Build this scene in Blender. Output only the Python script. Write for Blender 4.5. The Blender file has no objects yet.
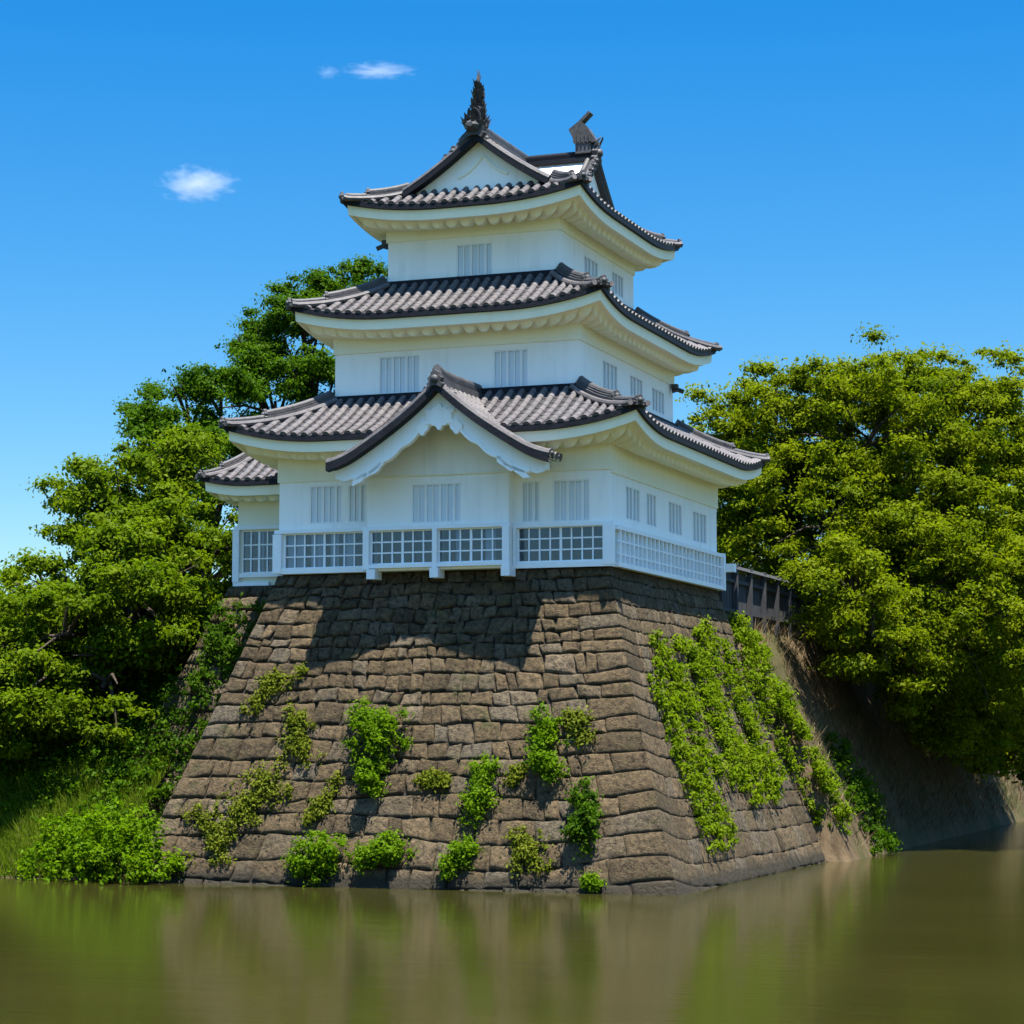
import bpy, math, random
import numpy as np
from mathutils import Vector, noise
R = math.radians
PI = math.pi
rng = random.Random(7)
sc = bpy.context.scene

# ------------------------------------------------------------------ camera, sky, sun, exposure
cam_d = bpy.data.cameras.new("camera")
cam = bpy.data.objects.new("camera", cam_d)
sc.collection.objects.link(cam)
cam.location = (0, 0, 4.11)
cam.rotation_euler = (R(90) + math.atan(225 / 2300), 0, 0)
cam_d.sensor_width = 36
cam_d.lens = 36 * 2300 / 1024
cam_d.clip_start = 0.5
cam_d.clip_end = 20000
sc.camera = cam

TH = R(20.5)                      # the keep stands turned by this angle
CT, ST = math.cos(TH), math.sin(TH)
OX, OY = 2.73, 64.0               # near corner of the keep

SUN_AZ, SUN_EL = 44.0, 73.0       # azimuth off the front wall's normal (to the right), elevation
lx, ly = math.sin(R(SUN_AZ)), -math.cos(R(SUN_AZ))
wx, wy = lx * CT + ly * ST, -lx * ST + ly * CT
sd = Vector((wx * math.cos(R(SUN_EL)), wy * math.cos(R(SUN_EL)), math.sin(R(SUN_EL))))
sun_d = bpy.data.lights.new("sun", 'SUN')
sun_d.energy = 4.3
sun_d.angle = R(0.5)
sun_d.color = (1.0, 0.95, 0.86)
sun = bpy.data.objects.new("sun", sun_d)
sc.collection.objects.link(sun)
sun.rotation_euler = (-sd).to_track_quat('-Z', 'Y').to_euler()

world = bpy.data.worlds.new("World")
sc.world = world
world.use_nodes = True
wn, wl = world.node_tree.nodes, world.node_tree.links
wn.clear()
sky = wn.new('ShaderNodeTexSky')
sky.sky_type = 'NISHITA'
sky.sun_disc = False
sky.sun_elevation = R(SUN_EL)
sky.sun_rotation = math.atan2(wx, wy)
sky.altitude = 50
sky.air_density = 1.0
sky.dust_density = 0.15
sky.ozone_density = 2.5
hs = wn.new('ShaderNodeHueSaturation')
hs.inputs['Saturation'].default_value = 1.25
bg = wn.new('ShaderNodeBackground')
bg.inputs['Strength'].default_value = 0.06
wo = wn.new('ShaderNodeOutputWorld')
tcw = wn.new('ShaderNodeTexCoord')
sxw = wn.new('ShaderNodeSeparateXYZ')
wl.new(tcw.outputs['Generated'], sxw.inputs[0])
rw = wn.new('ShaderNodeValToRGB')               # deeper blue low in the sky, upper sky brightened to fill shaded walls
ew = rw.color_ramp.elements
ew[0].position, ew[0].color = 0.0, (0.66, 0.66, 0.64, 1)
ew[1].position, ew[1].color = 0.66, (2.35, 2.25, 2.0, 1)
for p_, c_ in ((0.12, (0.40, 0.60, 0.69, 1)), (0.31, (0.11, 0.59, 0.79, 1))):
    x_ = ew.new(p_)
    x_.color = c_
wl.new(sxw.outputs['Z'], rw.inputs[0])
mw = wn.new('ShaderNodeMix')
mw.data_type = 'RGBA'
mw.blend_type = 'MULTIPLY'
mw.inputs[0].default_value = 1.0
wl.new(sky.outputs[0], hs.inputs['Color'])
wl.new(hs.outputs[0], mw.inputs[6])
wl.new(rw.outputs[0], mw.inputs[7])
wl.new(mw.outputs[2], bg.inputs['Color'])
wl.new(bg.outputs[0], wo.inputs['Surface'])

vs = sc.view_settings
vs.view_transform = 'Standard'
vs.look = 'None'
vs.exposure = 1.95
vs.gamma = 1
vs.use_curve_mapping = False
sc.render.engine = 'CYCLES'
sc.cycles.max_bounces = 8
sc.cycles.transparent_max_bounces = 12


# ------------------------------------------------------------------ materials
def mat(name, build):
    m = bpy.data.materials.new(name)
    m.use_nodes = True
    nt = m.node_tree
    nt.nodes.clear()
    out = nt.nodes.new('ShaderNodeOutputMaterial')
    build(nt, out)
    return m


def nd(nt, t, **kw):
    n = nt.nodes.new(t)
    for k, v in kw.items():
        if k.startswith('_'):
            setattr(n, k[1:], v)
        else:
            n.inputs[k.replace('9', ' ')].default_value = v
    return n


def coords(nt, scale=(1, 1, 1)):
    tc = nd(nt, 'ShaderNodeTexCoord')
    mp = nd(nt, 'ShaderNodeMapping')
    mp.inputs['Scale'].default_value = scale
    nt.links.new(tc.outputs['Object'], mp.inputs['Vector'])
    return mp.outputs[0]


def noise_n(nt, vec, scale, detail=6, rough=0.6):
    n = nd(nt, 'ShaderNodeTexNoise', Scale=scale, Detail=detail, Roughness=rough)
    nt.links.new(vec, n.inputs['Vector'])
    return n.outputs['Fac']


def ramp(nt, fac, stops):
    r = nd(nt, 'ShaderNodeValToRGB')
    e = r.color_ramp.elements
    e[0].position, e[0].color = stops[0][0], (*stops[0][1], 1)
    e[1].position, e[1].color = stops[-1][0], (*stops[-1][1], 1)
    for p, c in stops[1:-1]:
        x = e.new(p)
        x.color = (*c, 1)
    nt.links.new(fac, r.inputs[0])
    return r.outputs[0]


def mix(nt, a, b, fac, mode='MIX'):
    m = nd(nt, 'ShaderNodeMix', _data_type='RGBA', _blend_type=mode)
    for s, v in ((6, a), (7, b), (0, fac)):
        if hasattr(v, 'links'):
            nt.links.new(v, m.inputs[s])
        elif isinstance(v, tuple):
            m.inputs[s].default_value = (*v, 1)
        else:
            m.inputs[s].default_value = v
    return m.outputs[2]


def math_n(nt, op, a, b=0.0, clamp=False):
    m = nd(nt, 'ShaderNodeMath', _operation=op, _use_clamp=clamp)
    for s, v in ((0, a), (1, b)):
        if hasattr(v, 'links'):
            nt.links.new(v, m.inputs[s])
        else:
            m.inputs[s].default_value = v
    return m.outputs[0]


def bump(nt, h, strength, dist):
    b = nd(nt, 'ShaderNodeBump', Strength=strength, Distance=dist)
    nt.links.new(h, b.inputs['Height'])
    return b.outputs[0]


def pbr(nt, out, col, rough=0.7, normal=None, spec=0.5, metallic=0.0):
    p = nd(nt, 'ShaderNodeBsdfPrincipled')
    for k, v in (('Base Color', col), ('Roughness', rough), ('Specular IOR Level', spec), ('Metallic', metallic)):
        if hasattr(v, 'links'):
            nt.links.new(v, p.inputs[k])
        elif isinstance(v, tuple):
            p.inputs[k].default_value = (*v, 1)
        else:
            p.inputs[k].default_value = v
    if normal is not None:
        nt.links.new(normal, p.inputs['Normal'])
    nt.links.new(p.outputs[0], out.inputs['Surface'])
    return p


def m_plaster(c1, c2, streak=0.5):
    def f(nt, out):
        v = coords(nt)
        n1 = noise_n(nt, v, 0.55, 6, 0.65)
        vs_ = coords(nt, (2.2, 2.2, 0.22))
        n2 = noise_n(nt, vs_, 1.6, 5, 0.6)
        k = math_n(nt, 'ADD', math_n(nt, 'MULTIPLY', n1, 0.55), math_n(nt, 'MULTIPLY', n2, 0.45 * streak + 0.2))
        col = ramp(nt, k, [(0.26, c2), (0.48, tuple((x * 3 + y) / 4 for x, y in zip(c1, c2))), (0.60, c1)])
        b = bump(nt, noise_n(nt, v, 14, 4, 0.6), 0.12, 0.02)
        pbr(nt, out, col, 0.75, b, 0.25)
    return f


def m_tile(c1, c2, spec=0.35):
    def f(nt, out):
        v = coords(nt)
        n1 = noise_n(nt, v, 2.3, 8, 0.7)
        n2 = noise_n(nt, v, 11, 5, 0.7)
        k = math_n(nt, 'ADD', math_n(nt, 'MULTIPLY', n1, 0.6), math_n(nt, 'MULTIPLY', n2, 0.45))
        col = ramp(nt, k, [(0.36, c2), (0.52, c1), (0.70, tuple(min(1, x * 1.5) for x in c1))])
        pbr(nt, out, col, 0.55, bump(nt, n2, 0.35, 0.03), spec)
    return f


def m_stone(nt, out):
    v = coords(nt)
    at = nd(nt, 'ShaderNodeAttribute')
    at.attribute_name = 'rnd'
    fac = at.outputs['Fac']
    col = ramp(nt, fac, [(0.0, (0.066, 0.048, 0.028)), (0.3, (0.108, 0.077, 0.043)), (0.65, (0.138, 0.099, 0.057)), (0.85, (0.112, 0.092, 0.066)), (1.0, (0.160, 0.122, 0.080))])
    n1 = noise_n(nt, v, 0.42, 6, 0.62)
    col = mix(nt, col, (0.078, 0.058, 0.033), ramp(nt, n1, [(0.46, (0, 0, 0)), (0.66, (0.8, 0.8, 0.8))]))
    n2 = noise_n(nt, v, 7.5, 8, 0.72)
    col = mix(nt, col, ramp(nt, n2, [(0.34, (0.18, 0.17, 0.16)), (0.48, (0.92, 0.92, 0.92)), (0.70, (1.8, 1.75, 1.6))]), 0.9, 'MULTIPLY')
    n3 = noise_n(nt, v, 1.3, 6, 0.7)
    col = mix(nt, col, (0.055, 0.062, 0.020), ramp(nt, n3, [(0.56, (0, 0, 0)), (0.70, (0.65, 0.65, 0.65))]))
    # damp dark line just above the water
    sx = nd(nt, 'ShaderNodeSeparateXYZ')
    nt.links.new(v, sx.inputs[0])
    wet = math_n(nt, 'ADD', sx.outputs[2], math_n(nt, 'MULTIPLY', n3, -0.5))
    col = mix(nt, (0.045, 0.038, 0.026), col, ramp(nt, wet, [(0.0, (0, 0, 0)), (0.22, (1, 1, 1))]))
    hgt = math_n(nt, 'ADD', math_n(nt, 'MULTIPLY', n2, 1.0), math_n(nt, 'MULTIPLY', noise_n(nt, v, 26, 5, 0.7), 0.35))
    pbr(nt, out, col, 0.9, bump(nt, hgt, 1.0, 0.20), 0.2)


def m_leaf(dark, light, trans=0.35, ttint=(1.2, 1.3, 0.55)):
    def f(nt, out):
        at = nd(nt, 'ShaderNodeAttribute')
        at.attribute_name = 'rnd'
        col = ramp(nt, at.outputs['Fac'], [(0.0, dark), (1.0, light)])
        p = nd(nt, 'ShaderNodeBsdfPrincipled', Roughness=0.55)
        p.inputs['Specular IOR Level'].default_value = 0.05
        nt.links.new(col, p.inputs['Base Color'])
        t = nd(nt, 'ShaderNodeBsdfTranslucent')
        nt.links.new(mix(nt, col, ttint, 1.0, 'MULTIPLY'), t.inputs['Color'])
        m = nd(nt, 'ShaderNodeMixShader', Fac=trans)
        nt.links.new(p.outputs[0], m.inputs[1])
        nt.links.new(t.outputs[0], m.inputs[2])
        nt.links.new(m.outputs[0], out.inputs['Surface'])
    return f


def m_simple(c1, c2, scale, rough=0.8, bs=0.3, bd=0.03, spec=0.3, stretch=(1, 1, 1)):
    def f(nt, out):
        v = coords(nt, stretch)
        n = noise_n(nt, v, scale, 7, 0.65)
        pbr(nt, out, ramp(nt, n, [(0.32, c1), (0.68, c2)]), rough, bump(nt, n, bs, bd), spec)
    return f


def m_water(nt, out):
    v = coords(nt, (0.16, 1.0, 1))
    n1 = noise_n(nt, v, 1.1, 4, 0.55)
    n2 = noise_n(nt, v, 5.0, 3, 0.5)
    h = math_n(nt, 'ADD', math_n(nt, 'MULTIPLY', n1, 1.0), math_n(nt, 'MULTIPLY', n2, 0.42))
    n3 = noise_n(nt, coords(nt, (0.05, 0.12, 1)), 1.0, 4, 0.6)
    col = ramp(nt, n3, [(0.3, (0.020, 0.020, 0.004)), (0.7, (0.028, 0.026, 0.006))])
    p = pbr(nt, out, col, 0.11, bump(nt, h, 0.35, 0.03), 0.36)
    p.inputs['IOR'].default_value = 1.33
    p.inputs['Specular Tint'].default_value = (0.92, 0.92, 0.66, 1)


def m_glass(tint, gl):
    def f(nt, out):
        tr = nd(nt, 'ShaderNodeBsdfTransparent', Color=(*tint, 1))
        g = nd(nt, 'ShaderNodeBsdfGlossy', Color=(0.9, 0.95, 1.0, 1), Roughness=0.03)
        fr = nd(nt, 'ShaderNodeFresnel', IOR=1.5)
        fac = math_n(nt, 'ADD', math_n(nt, 'MULTIPLY', fr.outputs[0], 1.0), gl)
        m = nd(nt, 'ShaderNodeMixShader')
        nt.links.new(fac, m.inputs[0])
        nt.links.new(tr.outputs[0], m.inputs[1])
        nt.links.new(g.outputs[0], m.inputs[2])
        nt.links.new(m.outputs[0], out.inputs['Surface'])
    return f


def m_ground(nt, out):
    v = coords(nt)
    n1 = noise_n(nt, v, 0.25, 6, 0.6)
    n2 = noise_n(nt, coords(nt, (0.5, 2.2, 0.5)), 2.2, 7, 0.7)
    col = mix(nt, ramp(nt, n2, [(0.34, (0.050, 0.035, 0.020)), (0.68, (0.130, 0.092, 0.054))]),
              (0.035, 0.045, 0.012), ramp(nt, n1, [(0.45, (0, 0, 0)), (0.62, (0.75, 0.75, 0.75))]))
    ge = nd(nt, 'ShaderNodeNewGeometry')
    sz = nd(nt, 'ShaderNodeSeparateXYZ')
    nt.links.new(ge.outputs['True Normal'], sz.inputs[0])
    turf = ramp(nt, n2, [(0.35, (0.030, 0.052, 0.008)), (0.65, (0.070, 0.090, 0.016))])     # level ground is grassed
    col = mix(nt, col, turf, ramp(nt, sz.outputs[2], [(0.86, (0, 0, 0)), (0.97, (1, 1, 1))]))
    pbr(nt, out, col, 0.95, bump(nt, n2, 0.8, 0.15), 0.1)


def m_cloud(dens):
    def f(nt, out):
        tc = nd(nt, 'ShaderNodeTexCoord')
        ln = nd(nt, 'ShaderNodeVectorMath', _operation='LENGTH')
        nt.links.new(tc.outputs['Object'], ln.inputs[0])
        n = noise_n(nt, tc.outputs['Object'], 2.2, 6, 0.62)
        k = math_n(nt, 'SUBTRACT', 1.0, ln.outputs['Value'])
        k = math_n(nt, 'ADD', k, math_n(nt, 'MULTIPLY', math_n(nt, 'SUBTRACT', n, 0.55), 2.4))
        k = math_n(nt, 'MULTIPLY', math_n(nt, 'MULTIPLY', k, 1.0, True), dens)
        vol = nd(nt, 'ShaderNodeVolumePrincipled', Anisotropy=0.2)
        vol.inputs['Color'].default_value = (0.97, 0.97, 0.98, 1)
        nt.links.new(k, vol.inputs['Density'])
        nt.links.new(vol.outputs[0], out.inputs['Volume'])
    return f


M = dict(
    plaster=mat('white_plaster', m_plaster((0.89, 0.87, 0.82), (0.62, 0.61, 0.57), 1.0)),
    cream=mat('cream_plaster', m_plaster((0.87, 0.83, 0.67), (0.79, 0.75, 0.58))),  # on the frieze, warm bounce off the tiles is put into this colour
    soffit=mat('eave_plaster', m_plaster((0.87, 0.82, 0.63), (0.74, 0.68, 0.48), 1.0)),  # warm bounced light under the eaves is put into the colour
    paint=mat('white_paint', m_simple((0.76, 0.77, 0.78), (0.83, 0.83, 0.82), 3, 0.45, 0.03, 0.01, 0.5)),
    tile=mat('grey_roof_tile', m_tile((0.030, 0.029, 0.032), (0.015, 0.015, 0.018))),
    ribtile=mat('round_roof_tile', m_tile((0.080, 0.072, 0.073), (0.038, 0.036, 0.039))),
    dark=mat('dark_eave_tile', m_tile((0.010, 0.011, 0.015), (0.005, 0.006, 0.009), 0.12)),
    ridge=mat('ridge_tile', m_tile((0.052, 0.050, 0.053), (0.018, 0.018, 0.022))),
    orn=mat('ornament_tile', m_tile((0.045, 0.044, 0.046), (0.012, 0.012, 0.014))),
    stone=mat('moat_wall_stone', m_stone),
    gap=mat('stone_gap_earth', m_simple((0.012, 0.010, 0.008), (0.03, 0.024, 0.018), 2, 1.0)),
    pane=mat('pale_window_pane', m_simple((0.60, 0.65, 0.68), (0.68, 0.71, 0.73), 1.2, 0.25, 0.02, 0.01, 0.5, (3, 3, 0.4))),
    bar=mat('window_bar_paint', m_simple((0.74, 0.74, 0.73), (0.80, 0.80, 0.78), 3, 0.6, 0.05, 0.01)),
    glass=mat('veranda_glass', m_glass((0.74, 0.79, 0.86), 0.02)),
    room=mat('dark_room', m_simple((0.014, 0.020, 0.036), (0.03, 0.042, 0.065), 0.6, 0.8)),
    curtain=mat('pale_curtain', m_simple((0.62, 0.64, 0.65), (0.80, 0.81, 0.80), 2, 0.9)),
    wood=mat('dark_fence_wood', m_simple((0.018, 0.019, 0.022), (0.055, 0.057, 0.062), 2.5, 0.8, 0.4, 0.02, 0.3, (5, 5, 0.6))),
    bark=mat('tree_bark', m_simple((0.022, 0.016, 0.011), (0.065, 0.050, 0.036), 3.0, 0.95, 0.8, 0.05, 0.2, (3, 3, 0.5))),
    leafR=mat('zelkova_leaf', m_leaf((0.068, 0.102, 0.002), (0.158, 0.190, 0.003), 0.48)),
    leafL=mat('bright_leaf', m_leaf((0.050, 0.092, 0.002), (0.118, 0.168, 0.004), 0.48)),
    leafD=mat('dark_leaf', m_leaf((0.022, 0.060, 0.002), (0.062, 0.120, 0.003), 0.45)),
    bush=mat('bush_leaf', m_leaf((0.055, 0.118, 0.002), (0.115, 0.195, 0.003), 0.48)),
    weed=mat('weed_leaf', m_leaf((0.070, 0.095, 0.006), (0.135, 0.155, 0.012), 0.4)),
    ivy=mat('creeper_leaf', m_leaf((0.070, 0.120, 0.002), (0.140, 0.195, 0.004), 0.48)),
    grass=mat('bank_grass', m_leaf((0.060, 0.105, 0.006), (0.150, 0.200, 0.016), 0.4)),
    dry=mat('dry_grass', m_leaf((0.070, 0.055, 0.026), (0.180, 0.130, 0.070), 0.2, (1, 1, 1))),
    water=mat('moat_water', m_water),
    ground=mat('bank_earth', m_ground),
    cloudA=mat('cloud_vapour', m_cloud(0.038)),
    cloudB=mat('thin_cloud_vapour', m_cloud(0.02)),
)


# ------------------------------------------------------------------ builders
def l2w(x, y, z=0.0):
    return Vector((OX + x * CT + y * ST, OY - x * ST + y * CT, z))


class MB:
    """collects geometry in the keep's axes; build() links ONE mesh object"""
    def __init__(s):
        s.v, s.f, s.a = [], [], []

    def vert(s, p, a=0.0):
        s.v.append((p[0], p[1], p[2]))
        s.a.append(a)
        return len(s.v) - 1

    def face(s, pts, a=0.0):
        s.f.append([s.vert(p, a) for p in pts])

    def box(s, x0, x1, y0, y1, z0, z1):
        i = len(s.v)
        for p in ((x0, y0, z0), (x1, y0, z0), (x1, y1, z0), (x0, y1, z0), (x0, y0, z1), (x1, y0, z1), (x1, y1, z1), (x0, y1, z1)):
            s.vert(p)
        for q in ((0, 3, 2, 1), (4, 5, 6, 7), (0, 1, 5, 4), (1, 2, 6, 5), (2, 3, 7, 6), (3, 0, 4, 7)):
            s.f.append([i + k for k in q])

    def grid(s, rows, close=False, attr=0.0):
        n = len(rows[0])
        idx = [[s.vert(p, attr) for p in r] for r in rows]
        for a, b in zip(idx[:-1], idx[1:]):
            for k in range(n - (0 if close else 1)):
                s.f.append([a[k], a[(k + 1) % n], b[(k + 1) % n], b[k]])
        return idx

    def sweep(s, path, prof, cap=True, side=None):
        """profile (side, up) moved along path; closed profile"""
        path = [Vector(p) for p in path]
        rows = []
        for i, p in enumerate(path):
            t = (path[min(i + 1, len(path) - 1)] - path[max(i - 1, 0)]).normalized()
            sv = side if side is not None else Vector((t.y, -t.x, 0))
            if sv.length < 1e-4:
                sv = Vector((1, 0, 0))
            sv = sv.normalized()
            up = sv.cross(t).normalized()
            pr = prof(i / (len(path) - 1)) if callable(prof) else prof
            rows.append([p + sv * a + up * b for a, b in pr])
        idx = s.grid(rows, True)
        if cap:
            s.f.append(list(reversed(idx[0])))
            s.f.append(list(idx[-1]))

    def extrude(s, poly, y0, y1, axis='y'):
        """poly of (a, z) in a plane, given a thickness along the axis"""
        n = len(poly)
        def P(a, z, t):
            return (a, t, z) if axis == 'y' else (t, a, z)
        i0 = [s.vert(P(a, z, y0)) for a, z in poly]
        i1 = [s.vert(P(a, z, y1)) for a, z in poly]
        s.f.append(i0)
        s.f.append(list(reversed(i1)))
        for k in range(n):
            s.f.append([i0[k], i1[k], i1[(k + 1) % n], i0[(k + 1) % n]])

    def build(s, name, m, parent=None, origin=None, smooth=None, attr=False):
        """with a parent: verts are in the parent's axes.  without: origin (keep axes) becomes the object's location"""
        o0 = origin if origin is not None else (0, 0, 0)
        me = bpy.data.meshes.new(name)
        me.from_pydata([(x - o0[0], y - o0[1], z - o0[2]) for x, y, z in s.v], [], s.f)
        me.update()
        if attr:
            at = me.attributes.new('rnd', 'FLOAT', 'POINT')
            at.data.foreach_set('value', s.a)
        if smooth is not None:
            me.polygons.foreach_set('use_smooth', [True] * len(me.polygons))
            me.set_sharp_from_angle(angle=R(smooth))
        me.materials.append(M[m])
        ob = bpy.data.objects.new(name, me)
        sc.collection.objects.link(ob)
        if parent is not None:
            ob.parent = parent
        else:
            ob.location = l2w(*o0)
            ob.rotation_euler = (0, 0, -TH)
        return ob


def tag(o, label=None, cat=None, group=None, kind=None):
    for k, v in (('label', label), ('category', cat), ('group', group), ('kind', kind)):
        if v:
            o[k] = v
    return o


def empty(name, p, rot=True):
    e = bpy.data.objects.new(name, None)
    e.empty_display_size = 0.3
    sc.collection.objects.link(e)
    e.location = l2w(*p)
    e.rotation_euler = (0, 0, -TH)
    return e


def lerp(a, b, t):
    return a + (b - a) * t


# ------------------------------------------------------------------ terrain and water
def sm(t):
    t = max(0.0, min(1.0, t))
    return t * t * (3 - 2 * t)


def ramp01(t):
    return max(0.0, min(1.0, t))


def ground_z(x, y):
    n = noise.noise(Vector((x * 0.35, y * 0.35, 1.7))) * 0.25 + noise.noise(Vector((x * 1.1, y * 1.1, 4.1))) * 0.08
    far = y < -30 or x > 40
    if far:                                     # the near bank, and the far side of the moat on the right
        d = max(-44 - y, x - 62)
        return -1.6 + 4.0 * sm(d / 8.0) + n * 0.3 * sm(d / 8)
    dx = 3.3 - x
    dy = y + 2.2
    if -14.6 < x and y < 15.0:
        dx, dy = dx - 2.2 * sm((15.5 - y) / 2.0), dy - 2.4
    left = sm((-11 - x) / 3.0)
    zy = 7.9 * ramp01(dy / 8.5) ** 1.0 if left > 0 else 7.9 * ramp01(dy / 5.0)
    foot = 1.0 * sm((dy + 0.2) / 1.4) * left
    zx = 7.9 * ramp01(dx / 3.4) ** 0.9
    z = min(zx, max(zy, foot))
    if dx < 0 or dy < 0:
        z = -1.6 * ramp01(max(-dx, -dy) / 1.5)
    return z + n * ramp01(min(dx, dy) * 0.8 + 0.3)


def axis(lo, hi, step, far):
    a = list(np.arange(lo, hi + 1e-6, step))
    g, p, q = step, a[0], a[-1]
    pre, post = [], []
    while p > -far:
        g *= 1.35
        p -= g
        q += g
        pre.append(p)
        post.append(q)
    return list(reversed(pre)) + a + post


mb = MB()
gx, gy = axis(-40, 14, 0.5, 6000), axis(-8, 50, 0.5, 6000)
mb.grid([[(x, y, ground_z(x, y)) for x in gx] for y in gy])
tag(mb.build('ground', 'ground', smooth=60), kind='structure')

mb = MB()
mb.grid([[(x, y, 0) for x in np.linspace(-160, 120, 15)] for y in np.linspace(-60, 90, 15)])
tag(mb.build('water', 'water'), kind='structure')

# ------------------------------------------------------------------ stone base
HB = 8.85


def off(z):
    t = 1 - z / HB
    return 2.7 * (t ** 1.12 if t > 0 else 0.0)


def offL(z):
    return 10.3 + 3.3 * max(0, 1 - z / HB)


def offB(z):
    return 11.35 + 4.6 * max(0, 1 - z / HB) ** 1.1


def courses(top, first, last, seed):
    r = random.Random(seed)
    zs, z = [top], top
    while z > -0.7:
        f = 1 - max(0, z) / top
        z -= lerp(first, last, f ** 1.2) * r.uniform(0.88, 1.12)
        zs.append(z)
    return zs


def stone_face(mb, edge, zs, length, corner_at, seed, relief, corner_w, reach=1.3, wav=1.0, deep=0.075):
    """edge(s, z): point on the face, s in 0..1 ; corner_at: s value where the quoins stand"""
    r = random.Random(seed)
    e = 1e-3

    def nrm(s, z):
        a = Vector(edge(min(1, s + e), z)) - Vector(edge(max(0, s - e), z))
        b = Vector(edge(s, z + 0.01)) - Vector(edge(s, z - 0.01))
        return a.cross(b).normalized()

    def bound(k, s):
        d = abs(s - corner_at) * length
        f = 1 - max(0.0, zs[k]) / zs[0]
        tilt = (0.05 + 0.34 * f) * math.exp(-(d / reach) ** 1.5)
        w = 0.0 if k == 0 else wav * 0.16 * noise.noise(Vector((s * length * 0.5, k * 3.7, seed))) * (1 - math.exp(-d))
        sag = 0.0 if k == 0 else -0.10 * wav * f * math.sin(s * 7 + k * 0.9) * (1 - math.exp(-d))
        return zs[k] + (tilt if 0 < k < len(zs) - 1 else 0) + w + sag
    G = [0, .03, .09, .18, .30, .43, .57, .70, .82, .91, .97, 1]
    H = [0, .05, .14, .30, .5, .70, .86, .95, 1]
    for k in range(len(zs) - 1):
        L = length + 1.8 * off(max(0, zs[k]))
        h = zs[k] - zs[k + 1]
        cuts, pos = [0.0], 0.0
        cw = corner_w[k % 2] * (0.85 + 0.5 * (1 - max(0, zs[k]) / zs[0])) / L
        pos = cw
        while pos < 1 - 0.35 / L:
            cuts.append(pos)
            pos += min(h * r.uniform(0.6, 1.9), 0.95) / L
        cuts.append(1.0)
        for c in range(len(cuts) - 1):
            s0, s1 = cuts[c], cuts[c + 1]
            if corner_at == 1:
                s0, s1 = 1 - s1, 1 - s0
            quoin = c == 0
            rnd = r.random()
            lean = r.uniform(-0.14, 0.14) / L * (0 if quoin else 1)
            hb = relief * r.uniform(-0.3, 1.2) * (0.3 if quoin else 1)
            j0, j1 = (r.uniform(-.05, .05) * wav, r.uniform(-.05, .05) * wav) if not quoin else (0, 0)
            if k == 0:
                j1 = 0
            tx, tz = r.uniform(-1, 1) * relief * 0.5, r.uniform(-1, 1) * relief * 0.5
            gap = 0.006 / L
            gz = 0.007
            rows = []
            for b in H:
                row = []
                for a in G:
                    sl = s0 + gap + lean * (b - .5)
                    sr = s1 - gap + lean * (b - .5)
                    if quoin and corner_at == 1:
                        sr = 1.0
                    if quoin and corner_at == 0:
                        sl = 0.0
                    if c == len(cuts) - 2:
                        if corner_at == 1:
                            sl = 0.0
                        else:
                            sr = 1.0
                    s = max(0, min(1, lerp(sl, sr, a)))
                    z = lerp(bound(k + 1, s) + gz + j0 * (a - .5) * 2, bound(k, s) - gz + j1 * (a - .5) * 2, b)
                    ea = abs(2 * a - 1) ** 11
                    eb = abs(2 * b - 1) ** 9
                    free = (quoin and ((corner_at == 1 and a > .5) or (corner_at == 0 and a < .5)))
                    if free:
                        ea = 0
                        if a in (0, 1):
                            hh = 0.0
                    edgev = max(ea, eb)
                    jx = 0.0 if free else 0.030 * noise.noise(Vector((s * L * 5, z * 5, seed + .3)))
                    jz = 0.0 if k == 0 and b == 1 else 0.030 * noise.noise(Vector((s * L * 5, z * 5, seed + 7.7)))
                    s = max(0, min(1, s + jx / L * min(1, abs(s - corner_at) * L)))
                    z += jz * min(1, abs(s - corner_at) * L)
                    p = Vector(edge(s, z))
                    nn = noise.noise(Vector((p.x * 2.1, p.y * 2.1, p.z * 2.1))) * 0.6 + noise.noise(Vector((p.x * 6, p.y * 6, p.z * 6))) * 0.3
                    base = hb + (a - .5) * tx + (b - .5) * tz + nn * relief * 1.4
                    if free:
                        base *= min(1, (1 - a if corner_at == 1 else a) * 9)
                    hh = base * (1 - edgev) - deep * edgev
                    row.append(p + nrm(s, z) * hh)
                rows.append(row)
            mb.grid(rows, attr=rnd)


def front_edge(s, z):
    return (lerp(-offL(z), off(z), s), -off(z), z)


def right_edge(s, z):
    return (off(z), lerp(-off(z), offB(z), s), z)


zs = courses(HB, 0.35, 0.66, 3)
mb = MB()
stone_face(mb, front_edge, zs, 10.3, 1, 11, 0.040, (1.25, 0.85), deep=0.055)
stone_face(mb, right_edge, zs, 11.3, 0, 23, 0.017, (0.95, 1.4), 0.8, 0.5, 0.028)
base_root = empty('stone_base', (-5, 5, 0))
base_root.location = l2w(0, 0, 0)
tag(base_root, 'tall sloping brown stone base under the white castle tower, rising from the moat', 'stone wall')
mb.build('facing_stone', 'stone', base_root, smooth=50, attr=True)
# solid core behind the facing
mb = MB()
rows = []
for z in np.linspace(-1.0, HB - 0.03, 24):
    q = 0.09
    f, l, b = off(z) - q, offL(z) - q, offB(z) - q
    rows.append([(-l, -f, z), (f, -f, z), (f, b, z), (-l, b, z)])
ix = mb.grid(rows, True)
mb.f.append(list(ix[-1]))
mb.build('core', 'gap', base_root)

# lower recessed wall that carries the annex
HA = 8.78


def ax_front(s, z):
    t = max(0, 1 - z / HA)
    return (lerp(-13.4 - 4.2 * t, -9.0, s), 2.95 - 2.3 * t, z)


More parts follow.
